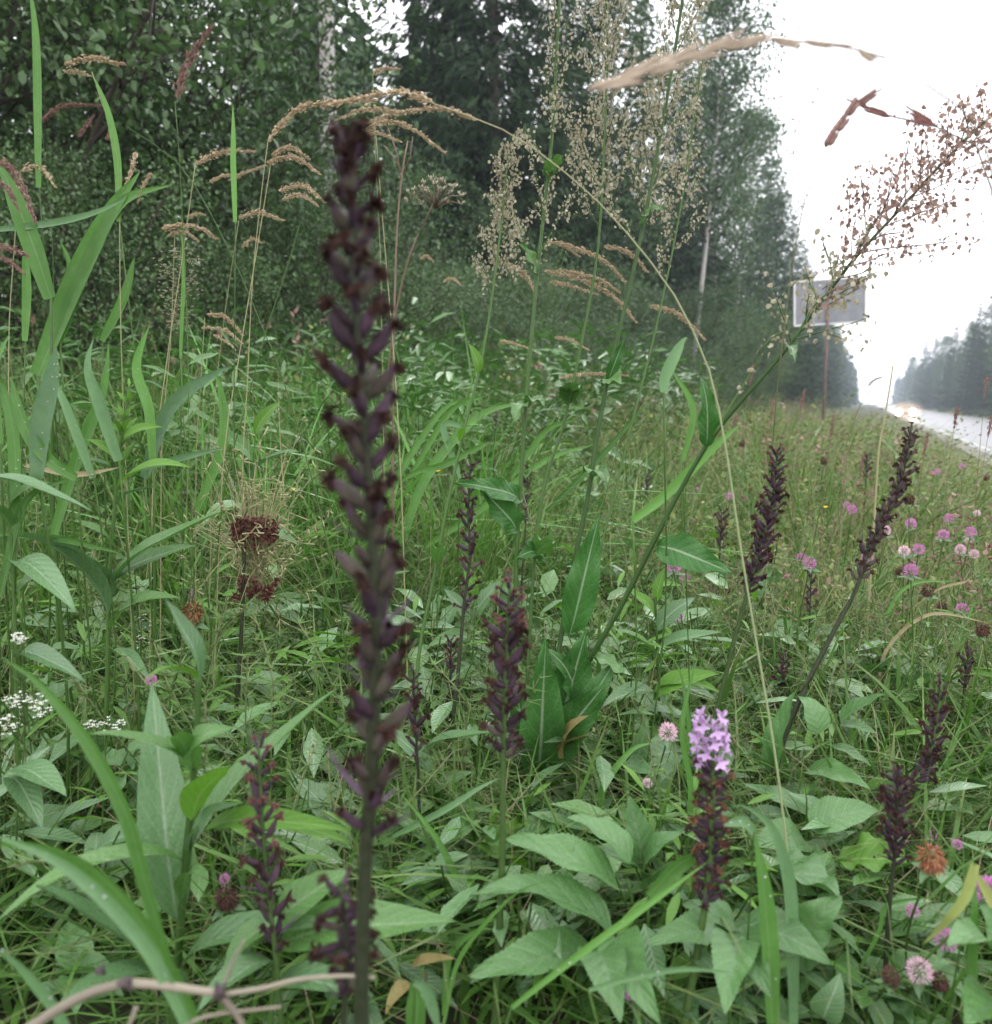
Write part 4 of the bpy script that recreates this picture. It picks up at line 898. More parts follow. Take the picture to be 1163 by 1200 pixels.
# ------------------------------------------------------------------ docks: tall stems, curly leaves, seed panicles
def stem_part(t, pts, r0, r1, mat, name='stem', sides=7, n=30, parent=None):
    q = smooth_path(pts, n); mb = MB(); tube(mb, [p - t.b for p in q], [r0 + (r1 - r0) * i / (n - 1) for i in range(n)], sides)
    return q, t.part(name, mb.mesh(name, mat), Matrix.Translation(t.b), parent)
def plant(name, label, cat, pp, d, r0, r1, mat, group=None, n=30):
    pts = to_ground(path_px(pp, d))[::-1]; b = Vector((pts[0].x, pts[0].y, gz(pts[0].x, pts[0].y)))
    t = Thing(name, b, label, cat, group); q, o = stem_part(t, pts, r0, r1, mat, n=n); return t, q
def at_px(q, px=None, py=None):
    """nearest point of a path to a photo row"""
    best = None
    for p in q:
        c = CM.inverted() @ p
        yy = 600 - c.y / -c.z * F; xx = 581.5 + c.x / -c.z * F
        e = abs(yy - py) if py is not None else abs(xx - px)
        if best is None or e < best[0]: best = (e, p)
    return best[1]
def panicle(t, spine, nb, blen, mats, dens=70, size=.0042, angle=.5, whorl=7, spread=.0035, vary=.4, start=0.0, plane=None):
    """branches off a spine, each one part, hung with whorls of small winged seeds"""
    n = len(spine)
    for b in range(nb):
        u = start + (1 - start) * (b + random.random() * .6) / nb; f = u * (n - 1); i = int(min(f, n - 2)); p = spine[i].lerp(spine[i + 1], f - i)
        ax = (spine[i + 1] - spine[i]).normalized(); a = b * 2.4 + random.random()
        e1 = ax.cross(Vector((.3, .8, .2))).normalized(); e2 = ax.cross(e1); rd = e1 * math.cos(a) + e2 * math.sin(a)
        L = blen * (1 - .6 * u) * random.uniform(1 - vary, 1 + vary * .5)
        dr = (ax * (1 - angle) + rd * angle + Vector((0, 0, .12))).normalized(); pts = limb(p, dr, L, 6, .07, .18)
        mb = MB(); tube(mb, [q - t.b for q in pts], [.0007, .0007, .0006, .0006, .0005, .0004, .0003], 4, 1, cap=False)
        lp = [q - t.b for q in pts[1:]]
        discs(mb, lp, int(dens * L / .08), size, spread, 0, whorl)
        for s2 in range(2):
            j = random.randint(1, 4); sp_ = limb(pts[j], (dr + Vector(np.random.normal(size=3) * .5)), L * .4, 4, .1, .1)
            tube(mb, [q - t.b for q in sp_], .0004, 3, 1, cap=False); discs(mb, [q - t.b for q in sp_], int(dens * L / .08 * .4), size, spread, 0, 4)
        o = t.part('seed_branch', mb.mesh('seed_branch', mats), Matrix.Translation(t.b))
SM = [K['seed'], K['stem']]; SMP = [K['seed_silhouette'], K['stem_brown']]
GD = 'tall docks gone to seed'
# A: upright stem left of centre
t, q = plant('seeding_dock', 'upright green dock stem left of centre with sparse seed at the top', 'dock', [(663, -90), (655, 20), (647, 160), (632, 300), (619, 440), (611, 560), (606, 640), (604, 700), (600, 800), (590, 900)], (.98, 1.0), .0030, .0016, K['stem_dock'], GD)
panicle(t, [P(630, 330, .98), P(646, 170, .98), P(655, 20, .98), P(664, -120, .98)], 20, .10, SM, 34, .0036, .35, 6)
put_leaf(t, 'dock_small', at_px(q, py=196), P(660, 182, .95), .02); put_leaf(t, 'dock_small', at_px(q, py=196), P(642, 202, .97), .015)
put_leaf(t, 'dock_small', at_px(q, py=318), P(610, 285, .96), .018); put_leaf(t, 'dock_small', at_px(q, py=490), P(638, 476, .95), .022)
put_leaf(t, 'dock_small', at_px(q, py=490), P(604, 496, .96), .02); put_leaf(t, 'dock', at_px(q, py=605), P(562, 570, .93), .03); put_leaf(t, 'dock', at_px(q, py=600), P(532, 566, .90), .026)
# B: second upright stem with the dense panicle
t, q = plant('seeding_dock', 'tall dock stem right of centre with the densest pale seed panicle', 'dock', [(812, -100), (800, 0), (781, 120), (757, 250), (735, 350), (716, 430), (700, 510), (690, 580), (675, 650), (662, 720), (650, 800), (640, 900)], (1.05, 1.0), .0034, .0018, K['stem_dock'], GD)
panicle(t, [P(745, 300, 1.05), P(768, 190, 1.05), P(785, 90, 1.05), P(800, 0, 1.05), P(815, -140, 1.05)], 26, .13, SM, 46, .0042, .42, 7)
put_leaf(t, 'dock_small', at_px(q, py=252), P(778, 243, 1.0), .02, label='small leaf turning yellow'); put_leaf(t, 'dock', at_px(q, py=440), P(733, 395, 1.0), .014)
put_leaf(t, 'dock_small', at_px(q, py=460), P(728, 450, 1.0), .03); put_leaf(t, 'dock_small', at_px(q, py=575), P(712, 565, .96), .03)
put_leaf(t, 'dock', P(668, 745, 1.0), P(703, 602, .95), .038, v=0); put_leaf(t, 'dock', P(648, 880, .96), P(688, 738, .90), .056, v=0); put_leaf(t, 'dock', P(630, 915, .96), P(640, 748, .88), .050, v=0); put_leaf(t, 'dock', P(640, 890, .95), P(712, 800, .88), .046, v=0); put_leaf(t, 'dock', P(625, 900, .96), P(602, 800, .94), .036, v=0)
put_leaf(t, 'dock', P(640, 880, .97), P(724, 770, .92), .04)
# B2: companion carrying the broad pale cloud left of B
t, q = plant('seeding_dock', 'dock with broad pale tan seed cloud between the two tallest stems', 'dock', [(705, -100), (712, 40), (708, 180), (700, 300), (682, 400), (660, 500), (640, 560), (628, 640), (620, 760), (612, 900)], (1.12, 1.02), .0024, .0013, K['stem_dock'], GD)
panicle(t, [P(700, 270, 1.12), P(706, 170, 1.12), P(710, 60, 1.12), P(712, -60, 1.12), P(712, -160, 1.12)], 34, .12, SM, 40, .0042, .42, 7)
put_leaf(t, 'dock_small', at_px(q, py=462), P(678, 452, 1.0), .03); put_leaf(t, 'dock_small', at_px(q, py=466), P(650, 452, 1.0), .026); put_leaf(t, 'dock', at_px(q, py=640), P(606, 655, .98), .03)
put_leaf(t, 'dock_small', at_px(q, py=640), P(648, 634, .96), .03)
# B3: right-hand cloud
t, q = plant('seeding_dock', 'dock with sparse hanging seed whorls just left of the long pale trunk', 'dock', [(828, 40), (812, 150), (795, 260), (770, 380), (745, 480), (715, 600), (690, 700), (660, 860)], (1.2, 1.05), .0018, .0010, K['stem_dock'], GD)
panicle(t, [P(780, 330, 1.2), P(798, 240, 1.2), P(812, 150, 1.2), P(826, 50, 1.2)], 14, .09, [K['seed'], K['stem']], 38, .004, .35, 6)
# C: middle panicle, pinkish
t, q = plant('seeding_dock', 'dock with pinkish seed panicle in the middle above the low shrub', 'dock', [(596, 178), (588, 260), (578, 340), (565, 420), (545, 500), (525, 590), (508, 680), (492, 760), (485, 850)], (1.1, 1.0), .0026, .0013, K['stem_dock'], GD)
panicle(t, [P(578, 345, 1.1), P(586, 270, 1.1), P(592, 220, 1.1), P(598, 172, 1.1)], 18, .075, [K['seed'], K['stem']], 62, .0042, .45, 6, .004)
put_leaf(t, 'lance_light', at_px(q, py=430), P(548, 402, 1.05), .016); put_leaf(t, 'lance_light', at_px(q, py=520), P(562, 498, 1.0), .014); put_leaf(t, 'dock_small', at_px(q, py=660), P(520, 640, .96), .02)
# D: leaning right, big panicle against the sky
t, q = plant('seeding_dock', 'dock stem leaning far right, panicle silhouetted brown against the white sky', 'dock', [(1180, 120), (1120, 175), (1060, 240), (1000, 305), (960, 358), (920, 412), (876, 462), (835, 512), (800, 570), (765, 638), (728, 710), (690, 775), (668, 815), (640, 880)], (.78, .95), .0040, .0010, K['stem_dock'], GD)
panicle(t, [P(985, 322, .80), P(1040, 262, .79), P(1100, 195, .78), P(1155, 140, .78)], 30, .095, SMP, 30, .0042, .52, 6, .0045)
panicle(t, [P(925, 408, .82), P(950, 372, .81), P(975, 335, .8), P(1000, 305, .8)], 12, .085, [K['seed'], K['stem']], 20, .0050, .6, 5, .004)
put_leaf(t, 'dock_small', at_px(q, px=920), P(932, 425, .80), .010); put_leaf(t, 'dock', at_px(q, px=835), P(820, 438, .84), .022); put_leaf(t, 'dock_small', at_px(q, px=700), P(735, 795, .9), .02)
put_leaf(t, 'dock', P(770, 640, .9), P(858, 672, .84), .036); put_leaf(t, 'dock', P(672, 812, .94), P(640, 760, .9), .03)
stem_q = smooth_path(path_px([(836, 512), (860, 470), (885, 430), (900, 400), (925, 385)], .85), 14); mb = MB(); tube(mb, [p - t.b for p in stem_q], [.0016 - .0009 * i / 13 for i in range(14)], 5); discs(mb, [p - t.b for p in stem_q[5:]], 24, .0045, .004, 1, 4)
t.part('side_stem', mb.mesh('side_stem', [K['stem'], K['seed']]), Matrix.Translation(t.b))
stem_q = smooth_path(path_px([(930, 400), (960, 352), (1000, 330), (1030, 318)], .8), 14); mb = MB(); tube(mb, [p - t.b for p in stem_q], [.0011 - .0006 * i / 13 for i in range(14)], 5); discs(mb, [p - t.b for p in stem_q[5:]], 30, .0048, .004, 1, 4)
t.part('side_stem', mb.mesh('side_stem', [K['stem'], K['seed_silhouette']]), Matrix.Translation(t.b))

# ------------------------------------------------------------------ grass culms with ears
GE = 'grass culms with tan ears'
def ear(t, pp, d, th, mat, n=None, slim=.22, size=None, dense=1.0):
    """a compact drooping grass ear: overlapping spikelets round an arching axis (th = thickness in px)"""
    pts = smooth_path(path_px(pp, d), 16); mb = MB(); L = sum((a - b).length for a, b in zip(pts[:-1], pts[1:])); T = th / F * d
    lp = [p - t.b for p in pts]; tube(mb, lp, .0005, 4, 1, cap=False)
    # side branchlets lying along the axis, each packed with spikelets
    nb = max(2, int(L / (T * 1.6)))
    n = n or int(L / T * 42 * dense)
    size = size or T * .42
    q = np.array([p[:] for p in lp]); u = rng.random(n); f = u * 15; i = np.minimum(f.astype(int), 14); fr = (f - i)[:, None]
    prof = (.62 + .5 * np.abs(np.sin(u * nb * 3.14 + .4)) ** .7) * (1 - u ** 3) * (.4 + .6 * sstep(0, .12, u))
    pos = q[i] * (1 - fr) + q[i + 1] * fr + rng.normal(size=(n, 3)) * T * .20 * prof[:, None]; dd = nrm(q[i + 1] - q[i])
    D = nrm(dd + rng.normal(size=(n, 3)) * .28); X, Y, Z = rand_frames(D)
    scatter(mb, [(0, 0, 0), (.4, slim, 0), (1, 0, 0), (.4, -slim, 0), (.4, 0, slim)], [[0, 1, 2, 3]], [[0, 4, 2]], pos, X, Y, Z, size * (.6 + .8 * rng.random(n)), rng.random(n), 0, [(0, .5), (.4, .5), (1, .5), (.4, .5), (.4, .5)])
    return t.part('ear', mb.mesh('ear', [mat, K['straw_stem']]), Matrix.Translation(t.b))
def culm(label, pp, d, r, ears, mat='straw_stem', earmat='ear', leaves=(), name='grass_culm'):
    """pp runs from the top of the stalk to its lowest seen point"""
    t, q = plant(name, label, 'grass stalk', pp, d, r, r * .4, K[mat], GE, 26)
    for e in ears: ear(t, e[0], e[2] if len(e) > 2 else (d if np.isscalar(d) else d[0]), e[1], K[earmat])
    for (a, b, w_, k) in leaves: put_leaf(t, k, P(*a), P(*b), w_)
    return t
culm('long arching culm crossing the photo from the tan ears to the bottom right', [(505, 120), (540, 132), (590, 152), (640, 184), (700, 235), (745, 285), (790, 345), (830, 430), (850, 520), (868, 640), (888, 760), (908, 880), (922, 990), (930, 1100), (932, 1190)], (.75, .68), .0012,
     [([(507, 119), (470, 108), (432, 113), (380, 124)], 13), ([(559, 141), (518, 127), (459, 134), (414, 151)], 8), ([(470, 132), (430, 128), (395, 140)], 8)], 'culm')
culm('tan ear curling over to the right above the dark orchid tip', [(440, 150), (452, 300), (462, 420), (470, 560)], 1.0, .0010, [([(420, 160), (450, 142), (483, 151), (521, 178)], 8), ([(412, 165), (440, 156), (470, 166)], 7)])
culm('large drooping tan ear left of the dark orchid tip', [(314, 166), (306, 230), (296, 330), (290, 450), (284, 560)], 1.0, .0010, [([(314, 166), (345, 130), (380, 120), (440, 118)], 10)])
culm('small tan ear at the top edge of the white sky gap', [(437, 86), (440, 180), (446, 300), (448, 420)], 1.2, .0008, [([(437, 86), (450, 80), (468, 81)], 7)])
culm('tan ear on the slanting green stalk left of the dark orchid', [(380, 234), (363, 227), (339, 306), (311, 392), (290, 470), (262, 580)], 1.0, .0012, [([(327, 224), (355, 218), (380, 236)], 9), ([(330, 234), (352, 228), (372, 240)], 7)], 'stem')
culm('tan ear pair just left of the dark orchid, above the slanting stalk', [(318, 188), (300, 300), (280, 420), (262, 540)], 1.05, .0010, [([(312, 190), (344, 184), (374, 203)], 9), ([(318, 182), (340, 172), (362, 186)], 8)])
culm('tan ear arching over the leafy shrub at upper left', [(229, 192), (214, 300), (196, 420), (180, 560)], 1.1, .0010, [([(229, 193), (255, 179), (296, 177)], 9), ([(268, 212), (288, 202), (311, 194)], 6), ([(245, 214), (262, 206), (276, 206)], 6)])
culm('twin thick tan ears at the upper left corner', [(108, 84), (122, 130), (136, 170), (140, 260), (142, 400)], 1.0, .0010, [([(75, 76), (105, 68), (146, 75)], 10), ([(73, 83), (90, 84), (106, 89)], 7)])
culm('loose upright brown ear above the left shrubs', [(205, 118), (210, 180), (214, 262), (220, 400), (222, 520)], 1.0, .0009, [([(208, 115), (214, 88), (228, 60), (248, 32)], 13), ([(206, 112), (212, 100), (216, 80)], 9)], 'stem', 'ear_brown')
culm('dark drooping ear behind the twin thick ears', [(48, 142), (60, 260), (66, 420)], 1.3, .0009, [([(45, 144), (76, 124), (118, 124)], 8), ([(92, 160), (102, 146), (110, 135)], 7), ([(124, 164), (130, 154), (133, 150)], 6)], 'stem', 'ear_brown')
culm('small curved tan ear near the left border', [(24, 200), (16, 300), (10, 430)], 1.0, .0010, [([(24, 200), (45, 195), (64, 217)], 9)])
culm('purple grey ear drooping at the left border', [(-10, 188), (-30, 300), (-40, 460)], .9, .0010, [([(-12, 186), (10, 196), (26, 220), (41, 258)], 12), ([(-5, 210), (10, 222), (22, 246)], 9), ([(-8, 290), (14, 292), (32, 300)], 10), ([(-6, 300), (14, 308), (28, 320)], 8)], 'stem', 'ear_brown')
culm('flat spreading tan ear at left above the pale seed cluster', [(205, 270), (200, 400), (190, 520)], 1.1, .0009, [([(189, 268), (215, 264), (240, 270), (253, 279)], 9), ([(196, 276), (216, 272), (232, 282)], 7), ([(220, 255), (232, 250), (240, 252)], 5)])
culm('tan ear over the yellow tipped blade at left', [(280, 258), (262, 380), (250, 500)], 1.15, .0009, [([(280, 256), (303, 249), (331, 258)], 8), ([(283, 290), (296, 280), (306, 284)], 6)])
culm('drooping tan ear right of the pale seed cluster', [(240, 372), (236, 440), (230, 540)], 1.1, .0009, [([(243, 368), (265, 372), (284, 392)], 7), ([(236, 384), (262, 386), (284, 402)], 6), ([(250, 392), (268, 402), (276, 410)], 5)])
culm('thin ear hanging at the end of the straight straw', [(148, 148), (213, 196), (268, 292), (311, 392), (332, 445), (368, 570), (400, 720)], 1.0, .0011, [([(160, 178), (154, 200), (147, 220)], 8), ([(178, 202), (168, 218), (162, 236)], 6)], 'stem')
for k, (lab, ap, ears) in enumerate([
    ('leftmost tan ear of the middle group, short and hanging', (600, 320), [([(592, 311), (612, 318), (627, 342)], 7), ([(578, 308), (598, 310), (612, 324)], 5)]),
    ('upper long tan ear of the middle group', (662, 300), [([(650, 283), (690, 296), (714, 310), (732, 330)], 8), ([(641, 284), (660, 288), (679, 300)], 6)]),
    ('upper right tan ear of the middle group', (712, 300), [([(708, 288), (738, 296), (759, 318)], 8)]),
    ('lower long tan ear of the middle group bending past the right stem', (650, 330), [([(638, 318), (672, 324), (716, 345), (745, 376)], 9), ([(644, 330), (672, 336), (700, 345)], 7), ([(665, 318), (700, 326), (726, 342)], 7)]),
    ('lone tan ear right of the middle group over the shrub', (775, 362), [([(762, 358), (795, 368), (826, 397)], 8)]),
    ('thin low tan ear in front of the upright stems', (660, 440), [([(655, 444), (690, 438), (736, 440)], 6)]),
    ('faint tan ear just left of the first upright dock stem', (590, 402), [([(585, 400), (600, 402), (620, 408)], 5)]),
    ('small tan ear in the low shrub right of the sky gap', (494, 302), [([(492, 304), (500, 300), (508, 306)], 5), ([(520, 330), (530, 326), (540, 334)], 5)]),
    ('short tan ear near the foot of the birch trunk', (660, 290), [([(650, 395), (668, 398), (690, 410)], 5)])]):
    culm(lab, [ap, (ap[0] - 30, ap[1] + 90), (ap[0] - 70, ap[1] + 240), (ap[0] - 90, ap[1] + 360)], 1.15 + .04 * k, .0008, ears, 'stem')
# large blurred ear close to the lens, upper right
pp = [(690, 106), (740, 89), (800, 69), (850, 53), (900, 47), (955, 50), (1000, 57), (1040, 68)]
t, q = plant('grass_culm', 'large blurred tan ear arching close to the lens at upper right', 'grass stalk', [(1085, 98), (1130, 130), (1158, 180), (1175, 270), (1190, 420), (1200, 600)], (.38, .42), .0009, .0006, K['stem_brown'], GE)
base = t.b
def spikelets(t, pp, d, sizes, mat, name='spikelet', spread=.25):
    pts = path_px(pp, d); sm = smooth_path(pts, 40); mb = MB(); tube(mb, [p - t.b for p in sm], .0007, 5)
    t.part('axis', mb.mesh('axis', K['stem_brown']), Matrix.Translation(t.b))
    for (u0, ln, wd_, off) in sizes:
        i = int(u0 * 38); p = sm[i]; dr = (sm[i + 1] - sm[i]).normalized(); a = random.random() * 6.28; sidev = dr.cross(CM.to_3x3() @ Vector((0, 0, 1))).normalized()
        dr2 = (dr + sidev * off).normalized(); Lm, Wm = ln / F * d, wd_ / F * d; mb = MB()
        for g_ in range(5):
            p0 = dr2 * Lm * g_ * .13 + sidev * Wm * .22 * ((g_ % 2) * 2 - 1); dd = (dr2 + sidev * .10 * ((g_ % 2) * 2 - 1)).normalized()
            q_ = [p0 + dd * Lm * .62 * v for v in np.linspace(0, 1, 6)]; tube(mb, q_, [Wm * .14, Wm * .31, Wm * .34, Wm * .28, Wm * .14, Wm * .01], 6)
        t.part(name, mb.mesh(name, mat), Matrix.Translation(p))
spikelets(t, pp, .36, [(.0, 64, 8, .02), (.05, 60, 9, .12), (.12, 62, 9, -.12), (.19, 60, 9, .10), (.26, 60, 9, -.10), (.33, 58, 8, .10), (.40, 54, 8, -.08), (.47, 50, 8, .10), (.55, 44, 7, -.05), (.64, 42, 8, .14), (.75, 38, 6, .05), (.84, 32, 4, -.05), (.93, 26, 7, .35)], K['ear_near'])
t = culm('dark grey zigzag ear hanging against the sky', [(968, 172, .55), (955, 200, .56), (944, 232, .58), (932, 290, .63), (920, 380, .72), (910, 470, .86), (904, 560, 1.02)], .55, .0011, [], 'culm'); t.o.name = 'grass_culm'
spikelets(t, [(969, 172), (982, 150), (1000, 128), (1018, 113), (1034, 104)], .55, [(.0, 24, 10, 0), (.22, 26, 10, .1), (.45, 26, 9, -.1), (.66, 28, 8, .1)], K['ear_brown'])
t = culm('thin reddish ear crossing the dark grey one against the sky', [(1100, 150), (1140, 165), (1162, 220), (1180, 360), (1200, 520)], .55, .0016, [], 'stem_brown')
spikelets(t, [(1100, 149), (1078, 143), (1045, 136), (1015, 125), (992, 116)], .55, [(.1, 26, 5, 0), (.55, 30, 6, 0), (.78, 24, 5, .1)], K['wither_red'])
spikelets(t, [(1100, 149), (1082, 138), (1062, 124)], .55, [(.1, 34, 6, 0)], K['wither_red'])
# dry stalks near the road
culm('dry leaning reed stalk left of the car headlights', [(1047, 428), (1043, 455), (1037, 490), (1031, 522), (1028, 560)], 1.4, .0028, [], 'straw_stem', name='dry_stalk')
culm('thin bent brown stalk meeting the dry reed above the road', [(1046, 430), (1030, 446), (1012, 468), (1000, 500), (990, 560)], 1.6, .0014, [([(1018, 452), (1024, 446), (1032, 442)], 4)], 'stem_brown', 'ear_brown', name='dry_stalk')
for k, (px, py, ln) in enumerate([(1155, 455, 90), (1120, 490, 60), (940, 470, 90), (975, 500, 70), (1160, 500, 50), (880, 440, 90), (905, 480, 80), (860, 500, 90), (1085, 520, 60), (1010, 545, 60)]):
    lab = ['thin brown stalk crossing the wet road at the right edge', 'hair thin stalk over the road right of the car', 'thin pale stalk left of the sign post', 'thin stalk below the road sign', 'short brown stalk at the road edge on the right border', 'wispy pale stalk left of the sign in the meadow', 'wispy stalk rising below the leaning dock leaf', 'wispy stalk beside the long arching culm', 'short wispy stalk right of the leaning dark orchid tip', 'short wispy stalk left of the leaning dark orchid tip'][k]
    culm(lab, [(px, py), (px - 4, py + ln * .5), (px - 8, py + ln), (px - 12, py + ln * 1.6)], 1.7, .0009, [([(px + 3, py - 14), (px + 1, py - 4), (px - 1, py + 10)], 6)], 'stem_brown', 'ear_brown', name='dry_stalk')

# ------------------------------------------------------------------ leafy herbs in the foreground
def herb_plant(name, label, cat, pp, d, r0, r1, mat, leaves, group=None):
    t, q = plant(name, label, cat, pp, d, r0, r1, mat, group)
    for L in leaves:
        k, a, b, wpx = L[:4]; w_ = wpx / F * (a[2] + b[2]) / 2
        put_leaf(t, k, P(*a), P(*b), w_, v=L[4] if len(L) > 4 else None, label=L[5] if len(L) > 5 else None)
    return t, q
def n_(x, y, d): return (x, y, d)
GL = 'leafy herbs in the foreground'
t, q = herb_plant('leafy_weed', 'upright leafy weed with light green top shoots at mid left', 'herb', [(152, 455), (142, 520), (134, 600), (128, 690), (126, 800), (122, 900)], .95, .0034, .0016, K['stem'], [
    ('lance', n_(128, 684, .95), n_(265, 600, .88), 34, 0), ('lance', n_(122, 690, .95), n_(232, 640, .97), 28, 1), ('lance_light', n_(137, 574, .93), n_(226, 548, .90), 20), ('lance_gray', n_(136, 588, .93), n_(186, 570, .90), 14),
    ('lance_gray', n_(128, 700, .95), n_(60, 640, .85), 36), ('lance_gray', n_(126, 720, .93), n_(0, 628, .80), 38), ('lance', n_(134, 640, .95), n_(84, 610, .9), 24), ('lance_gray', n_(138, 560, .95), n_(92, 540, .9), 20),
    ('lance', n_(130, 740, .95), n_(212, 700, .9), 24), ('lance_gray', n_(132, 760, .92), n_(175, 800, .85), 22), ('lance_light', n_(140, 540, .95), n_(100, 515, .93), 16), ('lance_light', n_(144, 520, .95), n_(192, 500, .93), 15)])
for k in range(22):
    u = k / 22; p = at_px(q, py=455 + 110 * u); a = k * 2.4; L = .010 + .018 * u
    put_leaf(t, 'lance_light', p, p + Vector((math.cos(a) * L, math.sin(a) * L, L * 1.1)), L * .32)
t, q = herb_plant('leafy_weed', 'leafy plant with curled leaves and pale midribs at lower left', 'herb', [(233, 790), (232, 830), (228, 900), (220, 985), (213, 1070), (205, 1180)], .62, .0034, .0022, K['stem'], [
    ('lance_gray', n_(235, 800, .60), n_(192, 702, .58), 38, 0), ('lance_light', n_(232, 800, .61), n_(168, 800, .55), 20), ('lance', n_(226, 905, .62), n_(100, 862, .55), 30, 1), ('lance', n_(226, 912, .62), n_(196, 868, .56), 30, 2),
    ('lance_gray', n_(208, 1080, .63), n_(178, 800, .66), 56, 1), ('lance', n_(226, 900, .61), n_(276, 852, .58), 38, 2), ('lance_light', n_(224, 960, .6), n_(268, 900, .54), 44, 0), ('lance_gray', n_(222, 1000, .62), n_(285, 940, .58), 22),
    ('lance', n_(214, 1060, .62), n_(244, 1030, .55), 24, 2), ('lance', n_(218, 1000, .62), n_(400, 806, .66), 46, 0), ('lance_gray', n_(212, 1130, .62), n_(405, 1086, .56), 44, 1), ('lance_light', n_(240, 970, .64), n_(412, 975, .60), 30, 1), ('lance_light', n_(300, 965, .64), n_(412, 990, .62), 24, 1),
    ('lance_gray', n_(205, 1180, .6), n_(40, 1040, .50), 70, 0), ('lance_gray', n_(210, 1170, .6), n_(60, 1190, .45), 60, 1), ('lance', n_(214, 1010, .62), n_(-10, 1085, .50), 42, 2)])
t, q = herb_plant('leafy_weed', 'weed with long broad leaves pointing right behind the thick orchid stem', 'herb', [(330, 1060), (325, 1110), (320, 1160), (316, 1220)], .58, .0026, .0016, K['stem'], [
    ('lance', n_(322, 1105, .58), n_(536, 1082, .56), 62, 0), ('lance', n_(325, 1090, .58), n_(415, 1020, .58), 46, 1), ('lance_gray', n_(326, 1130, .58), n_(230, 1190, .5), 44), ('lance', n_(330, 1080, .6), n_(260, 1150, .55), 34), ('lance_gray', n_(322, 1150, .57), n_(440, 1170, .5), 40)])
t, q = herb_plant('leafy_weed', 'weed with greyish lance leaves at the left border', 'herb', [(10, 560), (14, 640), (18, 740), (20, 860)], .8, .0026, .0014, K['stem'], [
    ('lance_gray', n_(-20, 560, .8), n_(110, 602, .72), 22, 0), ('lance_gray', n_(14, 660, .8), n_(90, 720, .7), 36, 1), ('lance', n_(16, 700, .8), n_(70, 660, .8), 24), ('lance_gray', n_(18, 770, .8), n_(102, 802, .7), 26), ('lance', n_(12, 620, .8), n_(-30, 600, .75), 24),
    ('lance_gray', n_(15, 900, .75), n_(78, 935, .7), 40), ('lance_gray', n_(10, 910, .75), n_(50, 975, .7), 34), ('lance', n_(12, 600, .8), n_(60, 565, .8), 18)])
t, q = herb_plant('leafy_weed', 'herb with long lance leaves between the tallest spike and the centre one', 'herb', [(505, 905), (508, 940), (512, 990), (518, 1050)], .85, .0022, .0014, K['stem'], [
    ('lance_gray', n_(495, 880, .85), n_(578, 860, .78), 24, 0), ('lance', n_(510, 940, .85), n_(430, 1000, .8), 30), ('lance', n_(512, 960, .85), n_(582, 952, .8), 22), ('lance_gray', n_(505, 905, .85), n_(450, 850, .85), 24), ('lance', n_(508, 930, .85), n_(556, 905, .85), 18), ('lance', n_(516, 1000, .8), n_(440, 960, .8), 26)])
t, q = herb_plant('leafy_weed', 'light herb with long lance leaves in front of the leaning dock stem, mid meadow', 'herb', [(768, 700), (770, 740), (772, 800), (774, 850)], 1.05, .0022, .0014, K['stem'], [
    ('lance_gray', n_(770, 760, 1.05), n_(848, 742, 1.0), 24, 0), ('lance', n_(770, 780, 1.05), n_(720, 740, 1.0), 26, 1), ('lance_gray', n_(770, 740, 1.05), n_(815, 700, 1.05), 22, 2), ('lance_light', n_(768, 720, 1.05), n_(735, 690, 1.05), 18), ('lance', n_(772, 800, 1.02), n_(840, 822, .96), 28, 0), ('lance_gray', n_(772, 815, 1.02), n_(705, 830, .95), 30, 1), ('lance_light', n_(770, 705, 1.05), n_(780, 665, 1.05), 14)])
t, q = herb_plant('leafy_weed', 'pale leafy herb between the centre spike and the dock leaves', 'herb', [(560, 690), (556, 740), (552, 800)], 1.15, .0020, .0012, K['stem'], [
    ('lance_gray', n_(556, 735, 1.15), n_(520, 690, 1.15), 26, 0), ('lance', n_(556, 750, 1.15), n_(500, 760, 1.1), 24, 1), ('ovate_gray', n_(556, 720, 1.15), n_(588, 680, 1.15), 22), ('lance_light', n_(558, 700, 1.15), n_(540, 655, 1.15), 14), ('lance', n_(554, 780, 1.1), n_(520, 820, 1.05), 24)])
t, q = herb_plant('leafy_weed', 'broad leaved weed at left between the tall blades and the tallest orchid', 'herb', [(300, 500), (296, 560), (292, 640), (288, 700)], 1.35, .0026, .0014, K['stem'], [
    ('lance', n_(298, 540, 1.35), n_(250, 500, 1.3), 22, 0), ('lance_gray', n_(296, 560, 1.35), n_(352, 530, 1.3), 24, 1), ('lance_light', n_(300, 510, 1.35), n_(330, 470, 1.35), 16), ('lance', n_(294, 600, 1.35), n_(235, 620, 1.25), 26, 2), ('lance_gray', n_(293, 620, 1.35), n_(350, 640, 1.25), 26, 0), ('lance', n_(290, 660, 1.3), n_(330, 690, 1.2), 22)])
